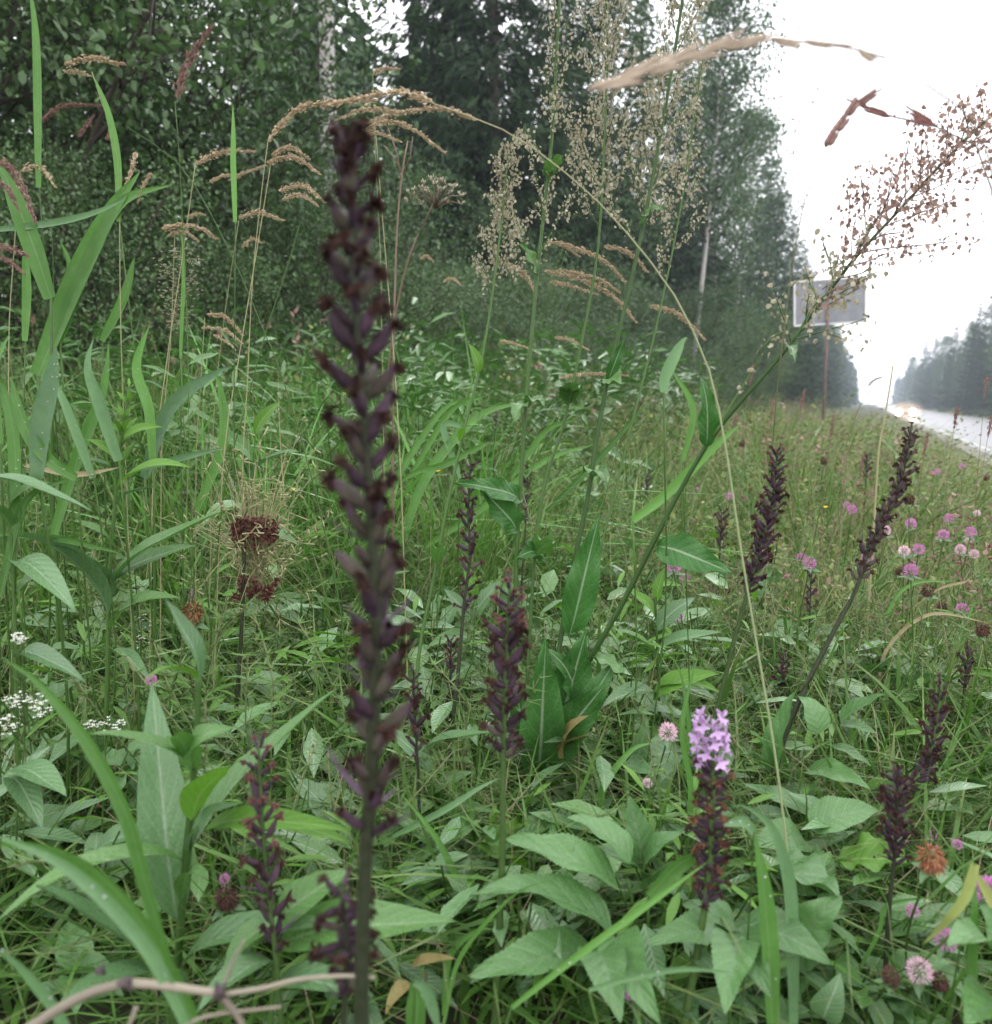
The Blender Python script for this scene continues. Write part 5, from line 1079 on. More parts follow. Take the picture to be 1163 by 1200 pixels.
# serrated compound leaves, bottom centre and right
def elder(label, stalk, d, leaflets, key='elder'):
    t, q = plant('ground_elder', label, 'herb', stalk, d, .0016, .0011, K['stem'], 'serrated leaves low in the foreground', 14)
    for L in leaflets: put_leaf(t, L[3] if len(L) > 3 else key, P(*L[0]), P(*L[1]), L[2] / F * (L[0][2] + L[1][2]) / 2 , name='leaflet')
elder('large serrated compound leaf right of the centre orchid stem at the bottom', [(735, 1030), (742, 1060), (748, 1110), (752, 1170)], .66, [
    (n_(728, 1042, .66), n_(592, 984, .62), 62), (n_(740, 1010, .67), n_(664, 958, .68), 46), (n_(716, 1092, .63), n_(550, 1050, .60), 66), (n_(700, 1118, .62), n_(550, 1146, .56), 60), (n_(700, 1112, .60), n_(728, 1200, .52), 56), (n_(722, 1100, .61), n_(775, 1200, .53), 58)])
elder('serrated leaf with leaflets spread to the left of the lilac orchid stem', [(752, 1010), (756, 1050), (760, 1110)], .70, [
    (n_(752, 1015, .70), n_(738, 932, .70), 38), (n_(752, 1018, .7), n_(690, 1000, .68), 34), (n_(754, 1020, .7), n_(800, 975, .68), 34), (n_(756, 1040, .7), n_(822, 1012, .66), 36)])
elder('serrated leaf group under the lilac orchid at the bottom', [(862, 1090), (858, 1130), (856, 1180)], .62, [
    (n_(862, 1092, .62), n_(758, 1108, .58), 50), (n_(864, 1096, .62), n_(905, 1170, .54), 58), (n_(862, 1085, .62), n_(800, 1060, .62), 40), (n_(866, 1100, .60), n_(850, 1190, .52), 56), (n_(870, 1085, .62), n_(975, 1130, .58), 52)])
elder('broad leaf group between lilac orchid and dark upright orchid', [(948, 1060), (946, 1100), (944, 1160)], .72, [
    (n_(900, 1015, .74), n_(985, 1055, .66), 74, 'round_green'), (n_(985, 1010, .76), n_(1062, 1008, .72), 56, 'round'), (n_(936, 1118, .66), n_(985, 1050, .64), 62, 'round_green'), (n_(945, 985, .78), n_(880, 990, .76), 50), (n_(950, 970, .78), n_(1030, 950, .78), 46), (n_(966, 1195, .58), n_(985, 1140, .58), 36, 'ovate_gray')])
elder('pointed compound leaf right of the small dark spike in the right meadow', [(905, 895), (906, 930), (908, 980)], .88, [
    (n_(908, 905, .88), n_(935, 808, .86), 42), (n_(902, 895, .88), n_(878, 856, .86), 18), (n_(900, 905, .88), n_(866, 884, .86), 14), (n_(985, 846, .86), n_(1040, 814, .82), 28), (n_(985, 850, .86), n_(1030, 862, .84), 16), (n_(960, 860, .88), n_(935, 815, .9), 34), (n_(975, 875, .88), n_(1022, 900, .82), 20), (n_(945, 905, .88), n_(1020, 925, .8), 34)])
elder('large pale leaf cut by the bottom right corner', [(1175, 1120), (1180, 1200)], .55, [(n_(1178, 1150, .55), n_(1112, 1110, .50), 80), (n_(1180, 1180, .55), n_(1130, 1200, .48), 70), (n_(1175, 1110, .56), n_(1150, 1060, .56), 40)])
t, q = herb_plant('round_leaved_herb', 'lime green round leaf behind the centre orchid stem', 'herb', [(612, 1045), (614, 1090), (616, 1130)], .80, .0018, .0014, K['stem'], [('round', n_(640, 1040, .82), n_(566, 985, .74), 76, 0), ('round', n_(655, 1160, .7), n_(610, 1150, .66), 50, 1), ('round_green', n_(650, 1000, .85), n_(690, 960, .8), 50)])
t, q = herb_plant('round_leaved_herb', 'light green rounded leaves right of the dock leaves', 'herb', [(760, 880), (758, 930), (756, 980)], .95, .0018, .0012, K['stem'], [
    ('ovate_gray', n_(742, 905, .95), n_(758, 838, .9), 34), ('ovate_gray', n_(800, 880, .95), n_(730, 900, .9), 40), ('lance_light', n_(765, 820, 1.0), n_(845, 790, .95), 30), ('lance_light', n_(770, 810, 1.0), n_(845, 812, .95), 24), ('lance_gray', n_(760, 940, .9), n_(800, 890, .9), 34), ('ovate_gray', n_(770, 960, .85), n_(795, 1000, .8), 30)])
t, q = herb_plant('yellowing_herb', 'yellow brown dying leaf beside the dock base', 'herb', [(680, 880), (676, 920), (672, 960)], .92, .0016, .0012, K['stem_brown'], [('yellow', n_(662, 890, .92), n_(690, 838, .88), 22), ('yellow', n_(655, 880, .92), n_(690, 862, .88), 20)])
t, q = herb_plant('yellowing_herb', 'small yellow leaf low between the tall and the centre orchid stems', 'herb', [(500, 1140), (498, 1170)], .62, .0014, .001, K['stem_brown'], [('yellow', n_(482, 1135, .62), n_(534, 1124, .6), 16), ('yellow', n_(478, 1150, .62), n_(452, 1190, .6), 18)])
# more broad leaves carpeting the foreground, each plant its own pose
rs = random.Random(3)
spots_ = [(60, 760, .95), (330, 960, .85), (420, 880, 1.0), (470, 980, .80), (540, 1090, .72), (560, 900, 1.0), (650, 940, .92), (720, 900, 1.0), (790, 1040, .78), (700, 1060, .75), (880, 960, .85), (1010, 930, .90), (960, 1090, .72), (1080, 1100, .70), (1120, 1010, .80), (840, 780, 1.25), (720, 780, 1.2), (800, 730, 1.3), (760, 690, 1.5), (480, 1160, .68), (400, 1120, .70), (880, 1150, .66),
  (1080, 930, 1.0), (1130, 900, 1.05), (1000, 860, 1.1), (300, 800, 1.2), (360, 700, 1.4), (260, 700, 1.2), (20, 1000, .75), (110, 1000, .75), (150, 880, .85), (640, 1130, .70), (920, 1130, .70), (780, 1150, .66), (1040, 1150, .66), (90, 1130, .68)]
skip = {3, 8, 14, 17, 19, 20, 28, 31}
wh = ['at the left beside the upright weed', 'left of the tallest orchid stem', 'right of the tallest orchid stem', 'between the two tall orchid stems', 'left of the centre stem at the bottom', 'left of the centre spike base', 'under the dock leaves', 'right of the dock base', 'left of the lilac orchid base', 'beside the large serrated leaf', 'right of the lilac spike', 'left of the leaning right orchid', 'below the slanting green orchid stem', 'under the rust clover', 'behind the rust clover', 'below the dense maroon spike', 'right of the dock leaves', 'between docks and maroon spike', 'behind the dock leaf in mid meadow', 'at the bottom by the tallest stem',
  'at the foot of the tallest orchid', 'at the bottom right of the lilac stem', 'behind the lower right dark orchids', 'near the right edge behind the clovers', 'in the right meadow below the leaning dark orchid', 'behind the lower left purple spike', 'in the grass left of the tallest spike', 'by the rust clover at left', 'low at the left border', 'under the white florets at left', 'behind the curled leaves at left', 'under the serrated leaf at the bottom', 'under the broad leaf group at right', 'at the bottom beside the lilac stem', 'at the bottom by the dark upright orchid', 'under the broad blade at bottom left']
kinds = [('ovate_gray', 'greyish ovate leaved'), ('elder', 'serrated green'), ('lance', 'lance leaved green'), ('lance_light', 'lime green narrow leaved'), ('round_green', 'rounded green leaved')]
for i, (px, py, d) in enumerate(spots_):
    if i in skip: continue
    k, kn = kinds[rs.randrange(5)]; p = P(px, py, d); g = gz(p.x, p.y); hgt = max(.05, p.z - g)
    t, q = plant('small_herb', kn + ' herb ' + wh[i], 'herb', [(px, py), (px + rs.uniform(-8, 8), py + 25), (px + rs.uniform(-12, 12), py + 55)], d, .0014, .0009, K['stem'], 'small broad leaved herbs in the grass', 12)
    for j in range(rs.randint(5, 8)):
        a = j * 2.4 + rs.random(); o = q[max(2, 11 - j)]; L = rs.uniform(.030, .062); e = o + Vector((math.cos(a) * L, math.sin(a) * L, L * rs.uniform(-.1, .5)))
        put_leaf(t, k, o, e, L * rs.uniform(.36, .5) * (.6 if 'lance' in k else 1.3 if 'round' in k else 1.05))

# ------------------------------------------------------------------ broad grass blades
def blade_px(t, pp, d, wpx, mat='blade', fold=.25, n=22, prof=None):
    pts = smooth_path(path_px(pp, d), n); dm = d if np.isscalar(d) else sum(d) / 2; W = wpx / F * dm
    mb = MB(); side = (CM.to_3x3() @ Vector((0, 0, 1))).cross((pts[-1] - pts[0]).normalized())
    wd = [W * ((.55 + 1.2 * u - .75 * u * u) * (1 - u ** 3.2)) for u in np.linspace(0, .995, n)] if prof is None else [W * prof(u) for u in np.linspace(0, 1, n)]
    ribbon(mb, [p - t.b for p in pts], wd, side=side, fold=fold, r=random.random(), tw=random.uniform(-.7, .7)); return t.part('blade', mb.mesh('blade', K[mat]), Matrix.Translation(t.b)), pts
def grass_clump(label, blades_, name='broad_leaved_grass', cat='grass clump', drops=0):
    b0 = blades_[0]; p = P(*b0[0][0], b0[1] if np.isscalar(b0[1]) else b0[1][0]); t = Thing(name, (p.x, p.y, gz(p.x, p.y)), label, cat, 'broad bladed grasses')
    for b in blades_:
        root = P(*b[0][0], b[1] if np.isscalar(b[1]) else b[1][0])
        o, pts = blade_px(t, b[0], b[1], b[2], b[3] if len(b) > 3 else 'blade')
        if root.z > gz(root.x, root.y) + .03:      # the sheath carrying the blade down to the soil
            q_ = smooth_path([root, root + Vector((0, 0, -.5 * (root.z - gz(root.x, root.y)))) + Vector((random.uniform(-.02, .02), random.uniform(-.02, .02), 0)), Vector((root.x + random.uniform(-.03, .03), root.y + random.uniform(-.03, .03), gz(root.x, root.y) - .01))], 8)
            mb = MB(); tube(mb, [v - t.b for v in q_], max(.0006, b[2] / F * (b[1] if np.isscalar(b[1]) else b[1][0]) * .07), 6); t.part('sheath', mb.mesh('sheath', K['stem']), Matrix.Translation(t.b))
        if drops:
            mb = MB()
            for k in range(int(drops)):
                v = random.choice(pts[3:-3]) + Vector((random.uniform(-.5, .5), 0, 0)) * b[2] / F * .6 * (b[1] if np.isscalar(b[1]) else b[1][0]); rad = random.uniform(.0002, .0009)
                tube(mb, [v - t.b + Vector((0, 0, h_ * rad)) for h_ in (-.5, 0, .6, .9)], [rad * .7, rad, rad * .8, rad * .3], 8)
            so = t.part('water_drops', mb.mesh('water_drops', K['drop']), Matrix.Translation(t.b), (o, Matrix.Translation(t.b))); so['kind'] = 'stuff'
    return t
grass_clump('wide two tone arching blade sweeping down to the bottom left', [([(232, 1210), (205, 1150), (165, 1080), (110, 1020), (50, 992), (-15, 988)], .42, 40), ([(228, 1220), (180, 1120), (120, 1050), (60, 1005), (-10, 978)], .40, 20, 'blade_gray'), ([(85, 1215), (60, 1170), (20, 1125), (-20, 1105)], .42, 22, 'blade_gray')], drops=8)
grass_clump('long slender blade arching from upper left down past the curled leaves', [([(196, 1120), (172, 1040), (148, 955), (103, 870), (45, 800), (0, 770)], .46, 20)])
grass_clump('wide green blades crossing at the upper left in front of the shrubs', [([(45, 440), (90, 330), (130, 250), (165, 200)], 1.0, 30), ([(60, 350), (40, 290), (10, 215), (-5, 190)], .95, 26), ([(70, 400), (100, 320), (142, 240), (202, 216)], 1.0, 20), ([(-10, 270), (60, 262), (110, 250), (150, 232)], .95, 10, 'blade_gray'), ([(30, 400), (32, 340), (28, 280)], 1.0, 12), ([(120, 400), (145, 350), (158, 300)], 1.05, 13), ([(60, 420), (82, 320), (70, 280)], 1.0, 10)])
grass_clump('upright blade standing over the shrub at the top left corner', [([(46, 220), (44, 80), (40, 20), (32, -30)], 1.0, 11)])
grass_clump('upright blades above the tan ears at left', [([(140, 260), (138, 190), (126, 130), (106, 82)], 1.0, 10), ([(276, 260), (274, 190), (274, 160), (273, 120)], 1.0, 8), ([(212, 420), (216, 300), (206, 250)], 1.1, 6)])
grass_clump('broad bluish blade covered in droplets at left', [([(45, 560), (50, 500), (60, 450), (66, 405)], .8, 28, 'blade_gray'), ([(90, 560), (60, 540), (30, 500), (12, 440)], .8, 18), ([(140, 540), (118, 470), (105, 430), (110, 395)], .9, 20, 'blade_gray'), ([(0, 520), (-5, 440), (12, 390)], .8, 20)], drops=26)
grass_clump('thick cluster of green blades left of the upright weed', [([(20, 620), (15, 500), (-10, 420)], .8, 16), ([(60, 640), (90, 540), (120, 460), (128, 400)], .95, 16), ([(170, 560), (200, 480), (250, 440), (272, 430)], 1.05, 20, 'blade_gray'), ([(180, 540), (175, 480), (160, 430), (175, 380)], 1.0, 14), ([(110, 560), (80, 480), (60, 440)], .9, 14, 'blade_gray'), ([(0, 700), (30, 590), (84, 560)], .8, 12), ([(230, 600), (262, 520), (258, 450), (240, 430)], 1.1, 14)], drops=8)
grass_clump('pale blade running level above the big weed leaf', [([(-10, 625), (60, 630), (110, 640), (148, 650)], .85, 9), ([(30, 545), (90, 556), (140, 548)], .9, 8, 'grass_dry'), ([(150, 552), (200, 540), (262, 525)], .95, 10, 'blade_gray')])
grass_clump('arching blades in the grass right of the tallest spike', [([(540, 560), (520, 500), (545, 500), (572, 500)], 1.4, 9, 'blade_gray'), ([(470, 640), (500, 560), (560, 490), (620, 470)], 1.4, 14), ([(440, 600), (520, 480), (560, 480)], 1.5, 9), ([(500, 640), (560, 600), (640, 540), (700, 520)], 1.5, 10), ([(480, 560), (530, 480), (575, 462)], 1.5, 8), ([(640, 600), (700, 540), (760, 470)], 1.7, 8)])
grass_clump('yellow tipped blade among the grass right of the tallest spike', [([(570, 520), (520, 545), (490, 552), (462, 570)], 1.2, 9, 'blade'), ([(600, 560), (640, 505), (680, 490)], 1.3, 8)])
grass_clump('bright upright blade with a bent tip right of the lilac orchid', [([(905, 1200), (902, 1120), (895, 1040), (884, 975)], .56, 24), ([(884, 975), (870, 962), (848, 968)], .56, 14, 'blade_gray')], drops=6)
grass_clump('arching pale blade with its tip folded over beside the lilac spike', [([(930, 1200), (928, 1100), (924, 1030), (905, 970), (875, 945), (855, 946)], .60, 18, 'blade_gray')])
grass_clump('yellowing bent blade under the rust clover at bottom right', [([(1138, 1200), (1136, 1120), (1140, 1050), (1142, 1015)], .56, 20), ([(1142, 1012), (1128, 1050), (1100, 1085), (1080, 1108)], .54, 20, 'blade_yellow'), ([(1180, 1090), (1160, 1050), (1142, 1018)], .56, 14, 'blade_yellow')])
grass_clump('pale blade bending over the dock leaves in the middle', [([(742, 610), (780, 580), (830, 530), (870, 495)], .9, 14), ([(778, 460), (780, 440), (800, 400), (806, 396)], .85, 16, 'blade_gray'), ([(800, 540), (812, 480), (786, 430)], .9, 9)])
grass_clump('grass blades rising from the bottom centre between orchids', [([(486, 1210), (490, 1170), (482, 1150)], .5, 28), ([(486, 1150), (500, 1160), (515, 1210)], .48, 16, 'blade_gray'), ([(520, 1190), (528, 1120), (560, 1090), (582, 1090)], .62, 9), ([(460, 980), (520, 950), (560, 925), (585, 912)], .75, 9, 'blade_gray'), ([(560, 1100), (540, 1040), (510, 980), (470, 930)], .72, 9), ([(520, 1200), (540, 1120), (600, 1050), (650, 1030)], .6, 7), ([(600, 1180), (690, 1110), (760, 1060), (830, 1010)], .55, 10), ([(690, 1160), (740, 1145), (800, 1135), (860, 1140)], .52, 9, 'blade_gray')], drops=4)
grass_clump('curving blades between the dock base and the lilac orchid', [([(700, 1000), (705, 930), (740, 880), (770, 870)], .85, 10), ([(640, 1000), (690, 960), (760, 975), (790, 1010)], .8, 9), ([(700, 970), (712, 940), (722, 930)], .85, 10, 'blade_gray'), ([(780, 960), (806, 870), (800, 800), (790, 770)], .9, 7), ([(800, 1030), (810, 930), (800, 850), (820, 760)], .8, 8), ([(760, 1050), (800, 1010), (840, 1000)], .62, 22)])
grass_clump('thin arching blades over the bottom right leaves', [([(960, 1060), (1010, 1000), (1060, 960), (1090, 880), (1080, 830)], .85, 7), ([(1000, 1150), (1030, 1090), (1040, 1060), (1100, 1050)], .66, 7), ([(940, 1120), (980, 1130), (1020, 1160)], .62, 6), ([(1080, 980), (1140, 950), (1165, 930)], .9, 6), ([(1000, 1010), (1090, 1000), (1170, 985)], .8, 5), ([(1120, 960), (1110, 900), (1130, 840)], 1.0, 8)])
grass_clump('bright yellow green blades in the right meadow', [([(1068, 600), (1064, 570), (1060, 530)], 2.2, 7, 'grass_pale'), ([(1100, 830), (1115, 770), (1145, 700)], 1.3, 7), ([(1020, 760), (1060, 690), (1120, 680)], 1.4, 5), ([(1140, 680), (1100, 690), (1060, 720)], 1.4, 4, 'grass_dry'), ([(1028, 815), (1040, 760), (1090, 720), (1160, 730)], 1.2, 5, 'grass_dry')])

# ------------------------------------------------------------------ clovers
def clover_head_mesh(name, mat, n=170, seedv=0, withered=False, up=.2):
    r = np.random.default_rng(seedv); mb = MB(); i = np.arange(n) + .5; z = 1 - i / n * 1.75; th = i * 2.39996
    rr_ = np.sqrt(np.maximum(0, 1 - z * z)); nn = np.stack([rr_ * np.cos(th), rr_ * np.sin(th), z], -1)
    D = nrm(nn + np.array([0, 0, .35 if not withered else -.9]) + r.normal(size=(n, 3)) * .30); pos = nn * np.array([.62, .62, .66]) * (.9 if not withered else .8)
    X, Y, Z = rand_frames(D, nn)
    L = .38 * (.75 + .4 * r.random(n)) * (1 if not withered else 1.2)
    scatter(mb, [(0, -.07, 0), (0, .07, 0), (.55, .15, .06), (1, .03, .14), (1, -.03, .14), (.55, -.15, .06), (.55, 0, -.05)], [[0, 1, 2, 6], [6, 2, 3, 4]], [[0, 6, 5], [6, 4, 5]], pos, X, Y, Z, L, r.random(n), 0, [(0, .5), (0, .5), (.55, .5), (1, .5), (1, .5), (.55, .5), (.55, .5)])
    return mb.mesh(name, mat)
CH = {k: [clover_head_mesh('flower_head', K[m_], seedv=s, withered=wi) for s in range(2)] for k, m_, wi in (('pink', 'pink', 0), ('pale', 'palepink', 0), ('rust', 'rust', 1), ('brown', 'maroon', 1))}
TIPM = clover_head_mesh('fresh_florets', K['pink'], n=14, seedv=9)
def clover(px, py, d, wpx, kind, label, tip=False, lean=0, h=None, leaves=True, grp='clover flowers in the meadow'):
    rad = wpx / F * d / 2; c = P(px, py, d); g = gz(c.x, c.y)
    base = Vector((c.x + lean * .3, c.y + .03, g)); t = Thing('clover_flower', base, label, 'clover', grp)
    q = smooth_path([base, base.lerp(c, .5) + Vector((random.uniform(-.02, .02), random.uniform(-.02, .02), .0)), c - Vector((0, 0, rad * .5))], 10)
    mb = MB(); tube(mb, [p - t.b for p in q], max(.0007, rad * .09), 5); t.part('stem', mb.mesh('stem', K['stem']), Matrix.Translation(t.b))
    M = Matrix.Translation(c) @ Euler((random.uniform(-.3, .3), random.uniform(-.3, .3) + lean, random.random() * 6)).to_matrix().to_4x4() @ Matrix.Scale(rad * 1.15, 4)
    if kind in ('rust', 'brown'): M = M @ Matrix.Diagonal((1, 1, 1.25, 1))
    t.part('flower_head', random.choice(CH[kind]), M)
    if tip: t.part('fresh_florets', TIPM, Matrix.Translation(c + Vector((0, 0, rad * 1.2))) @ Matrix.Diagonal((rad * .42, rad * .42, rad * 1.1, 1)))
    if leaves and wpx > 12:
        for j in range(3):
            a = j * 2.1 + random.random(); o = c - Vector((0, 0, rad * 1.0)); L = rad * 1.7; put_leaf(t, 'clover', o, o + Vector((math.cos(a) * L, math.sin(a) * L, -L * .15)), L * .5, name='leaflet')
clover(225, 720, .95, 28, 'rust', 'rust brown clover head with a pink tip at left, over the upright leaf', True, grp='withered clover heads', lean=-.35)
clover(1092, 1006, .60, 34, 'rust', 'large rust brown clover with pink tip at lower right', True, grp='withered clover heads')
clover(265, 1052, .66, 28, 'brown', 'dull brown clover with magenta tip behind the small purple orchid', True, grp='withered clover heads')
clover(745, 1160, .58, 32, 'pink', 'single magenta clover at the bottom centre, right of the serrated leaf')
clover(783, 858, .80, 22, 'pale', 'pale faded clover head left of the lilac orchid')
clover(759, 918, .78, 12, 'pale', 'small pale bud head below the faded clover')
clover(1108, 1101, .62, 26, 'pink', 'magenta clover tilted below the large rust clover', lean=.5)
clover(1070, 1068, .66, 15, 'pink', 'small magenta clover left of the bent yellowing blade')
clover(1156, 1045, .58, 34, 'pink', 'magenta clover cut by the right edge beside the rust clover', lean=-.4)
clover(1122, 990, .72, 12, 'pink', 'tiny pink clover bud just right of the rust clover')
clover(1078, 1138, .60, 30, 'pale', 'open whitish clover near the bottom right leaves')
clover(1044, 1144, .60, 22, 'brown', 'dark withered clover lying low beside the whitish one', grp='withered clover heads')
clover(1102, 1150, .62, 22, 'brown', 'brown withered clover right of the whitish one at bottom right', grp='withered clover heads')
clover(177, 797, .75, 14, 'pink', 'pink clover bud above the tall pale ribbed leaf at left')
clover(263, 1030, .70, 12, 'pink', 'magenta clover bud just above the dull brown clover')
for (px, py, w_, kd, lab) in [
    (790, 664, 18, 'pink', 'pink clover left of the maroon spike base, upper of two'), (803, 678, 13, 'pink', 'pink clover just right of and below its twin by the dock leaf'),
    (794, 722, 15, 'pink', 'pink clover below the pair near the leaning dock stem'), (784, 722, 11, 'brown', 'brown clover touching the lower pink one near the dock stem'),
    (807, 658, 12, 'brown', 'brown clover above right of the pink pair'), (850, 692, 13, 'brown', 'dark maroon clover left of the maroon spike base'),
    (1106, 627, 13, 'pink', 'round magenta clover in the right meadow, third row'), (1068, 614, 13, 'pink', 'pale magenta clover right of the leaning dark spike'),
    (1138, 624, 13, 'pink', 'pink clover near the right edge, upper of two'), (1136, 634, 10, 'pale', 'paler clover tucked under the one near the right edge'),
    (1068, 669, 17, 'pink', 'large pink clover beside a brown one, right of the leaning spike'), (1056, 669, 13, 'brown', 'brown clover touching the large pink one'),
    (1128, 714, 15, 'pink', 'pink clover at the right below the arching dry grass'), (1060, 646, 14, 'pale', 'flat pale pink clover above the pink and brown pair'),
    (1077, 644, 14, 'pink', 'dusky pink clover next to the flat pale one'), (1126, 644, 13, 'pale', 'pale clover at right above the arching dry grass'),
    (1142, 650, 12, 'pale', 'whitish clover near the right border'), (939, 654, 12, 'pink', 'left one of the two pink clovers between the dark spikes'),
    (949, 660, 16, 'pink', 'right one of the two pink clovers between the dark spikes'), (1017, 652, 14, 'pink', 'pink clover behind the stem of the leaning dark spike'),
    (1038, 622, 13, 'pale', 'pale pink clover right of the leaning dark spike, second row'), (999, 598, 12, 'pink', 'pink clover left of the leaning dark spike'),
    (993, 592, 9, 'pink', 'small pink clover above its neighbour left of the leaning spike'), (856, 582, 10, 'pink', 'small pink clover left of the maroon spike, in the grass'),
    (816, 574, 8, 'pink', 'tiny pink clover by the long arching culm'), (1066, 585, 14, 'brown', 'brown clover with pale top right of the leaning spike'),
    (968, 588, 6, 'pink', 'tiny pink clover between the two dark spikes'), (1099, 554, 8, 'pink', 'tiny pink clover in the upper right meadow'),
    (1128, 547, 8, 'pink', 'tiny pink clover below the road at right'), (1112, 608, 12, 'pink', 'pale magenta clover above the round one in the right meadow'),
    (1145, 602, 9, 'pale', 'small pale clover at the right edge, upper meadow'), (1034, 683, 9, 'brown', 'small dark clover below the flat dry stalk'),
    (1088, 692, 16, 'brown', 'brown clover with pinkish rim under the arching dry grass'), (1104, 712, 14, 'brown', 'brown clover left of the lone right pink one'),
    (1152, 738, 18, 'brown', 'rusty brown clover at the right border'), (1036, 714, 8, 'brown', 'tiny brown clover left of the yellow grass'),
    (848, 612, 12, 'brown', 'dark clover cluster left of the maroon spike middle'), (845, 612, 8, 'pink', 'small lilac clover beside the dark cluster'),
    (870, 520, 8, 'brown', 'tiny brown clover above the meadow left of the maroon spike'), (966, 540, 9, 'brown', 'tiny brown clover right of the maroon spike tip'),
    (1157, 560, 8, 'brown', 'tiny brown head at the right edge under the road'), (1110, 770, 12, 'brown', 'dark brown clover above the lower right orchids'),
    (728, 562, 6, 'pink', 'tiny pink clover right of the dock stems in the grass'), (1150, 820, 9, 'pink', 'small mauve clover at right edge above the far herbs')]:
    d = max(.9, min(3.2, 22.0 / w_ * .9 if w_ < 20 else 1.0)); clover(px, py, d, w_ * .98, kd, lab, leaves=w_ > 12, grp='clover flowers in the meadow' if kd in ('pink', 'pale') else 'withered clover heads')

# ------------------------------------------------------------------ white florets, umbels, seed clusters, dry twig
def floret_cloud(name, label, cat, boxes, d, stem_pp, mat, n, size, group=None):
    t, q = plant(name, label, cat, stem_pp, d, .0012, .0007, K['stem'], group, 16)
    for (x0, y0, x1, y1) in boxes:
        c = P((x0 + x1) / 2, (y0 + y1) / 2, d); mb = MB(); rx, ry = (x1 - x0) / 2 / F * d, (y1 - y0) / 2 / F * d; root = at_px(q, py=min(stem_pp[-1][1], y1 + 20))
        for k in range(n):
            a = random.random() * 6.28; r_ = math.sqrt(random.random()); off = CM.to_3x3() @ Vector((math.cos(a) * rx * r_, math.sin(a) * ry * r_, random.uniform(-1, 1) * rx)); p = c + off
            if k % 5 == 0: tube(mb, [root - t.b, (root.lerp(p, .6) + Vector((0, 0, -.005))) - t.b, p - t.b], .0004, 3, 1, cap=False)
            m_ = 4; aa = random.random() * 6; X, Y, Z = rand_frames(np.array([[math.cos(aa + j * 1.57), math.sin(aa + j * 1.57), .5] for j in range(m_)]), np.tile([0, 0, 1.], (m_, 1)))
            scatter(mb, [(0, 0, 0), (.5, -.3, .05), (1, 0, .1), (.5, .3, .05)], [[0, 1, 2, 3]], None, np.tile(np.array(p - t.b), (m_, 1)), X, Y, Z, size, rng.random(m_))
        t.part('floret_cluster', mb.mesh('floret_cluster', [K[mat], K['stem']]), Matrix.Translation(t.b))
floret_cloud('bedstraw', 'white bedstraw clusters at the left edge, lower middle', 'wildflower', [(8, 812, 34, 832), (35, 812, 64, 840), (0, 838, 22, 862), (15, 742, 30, 756)], .75, [(30, 830), (28, 880), (20, 960)], 'white', 36, .0026, 'white bedstraw')
floret_cloud('bedstraw', 'small white bedstraw cluster right of the left edge ones', 'wildflower', [(100, 846, 120, 854), (124, 838, 146, 862)], .8, [(122, 850), (124, 900), (120, 960)], 'white', 22, .0024, 'white bedstraw')
floret_cloud('bedstraw', 'tiny white floret spray left of the rust clover at left', 'wildflower', [(156, 718, 176, 760)], .95, [(166, 730), (164, 790), (162, 860)], 'white', 26, .0022, 'white bedstraw')
floret_cloud('pale_seed_plant', 'pale beige seed cluster in the grass at upper left', 'seed plant', [(186, 290, 236, 330), (184, 320, 232, 360), (194, 350, 226, 392)], 1.15, [(212, 290), (214, 400), (212, 520)], 'seed', 110, .0034)
floret_cloud('pale_seed_plant', 'faint beige seed haze near the top centre of the docks', 'seed plant', [(470, 600, 500, 660)], 2.0, [(486, 600), (486, 700)], 'seed', 10, .004)
t, q = plant('dry_umbel', 'dry brown umbel on a thin stalk right of the tallest orchid tip', 'umbel', [(512, 226), (505, 245), (480, 300), (462, 380), (452, 480)], 1.5, .0022, .0016, K['stem_brown'])
c = P(511, 230, 1.5); mb = MB()
for k in range(26):
    a = k * 2.4; r_ = .055 * math.sqrt((k + .5) / 26); e = c + Vector((math.cos(a) * r_, math.sin(a) * r_, .028 - r_ * r_ * 12)); tube(mb, [c - t.b - Vector((0, 0, .02)), c.lerp(e, .6) - t.b, e - t.b], .0007, 4)
    for j in range(6):
        f = e + Vector((random.uniform(-1, 1), random.uniform(-1, 1), random.uniform(-.3, 1))) * .006; tube(mb, [e - t.b, f - t.b, f - t.b + Vector((0, 0, .003))], [.0004, .0016, .0006], 5, 1)
t.part('umbel_head', mb.mesh('umbel_head', [K['stem_brown'], K['seed']]), Matrix.Translation(t.b))
t, q = plant('dry_umbel', 'tall thin dry stalk with forked tip behind the dark orchid tip', 'umbel', [(478, 165), (472, 200), (466, 260), (463, 340), (461, 430)], 1.45, .0028, .0014, K['stem_brown'])
for (a, b) in (((472, 205), (450, 170)), ((470, 210), (455, 150)), ((472, 205), (484, 160))):
    mb = MB(); tube(mb, [P(*a, 1.45) - t.b, P((a[0] + b[0]) / 2 + 3, (a[1] + b[1]) / 2, 1.45) - t.b, P(*b, 1.45) - t.b], .0010, 5); t.part('fork', mb.mesh('fork', K['stem_brown']), Matrix.Translation(t.b))
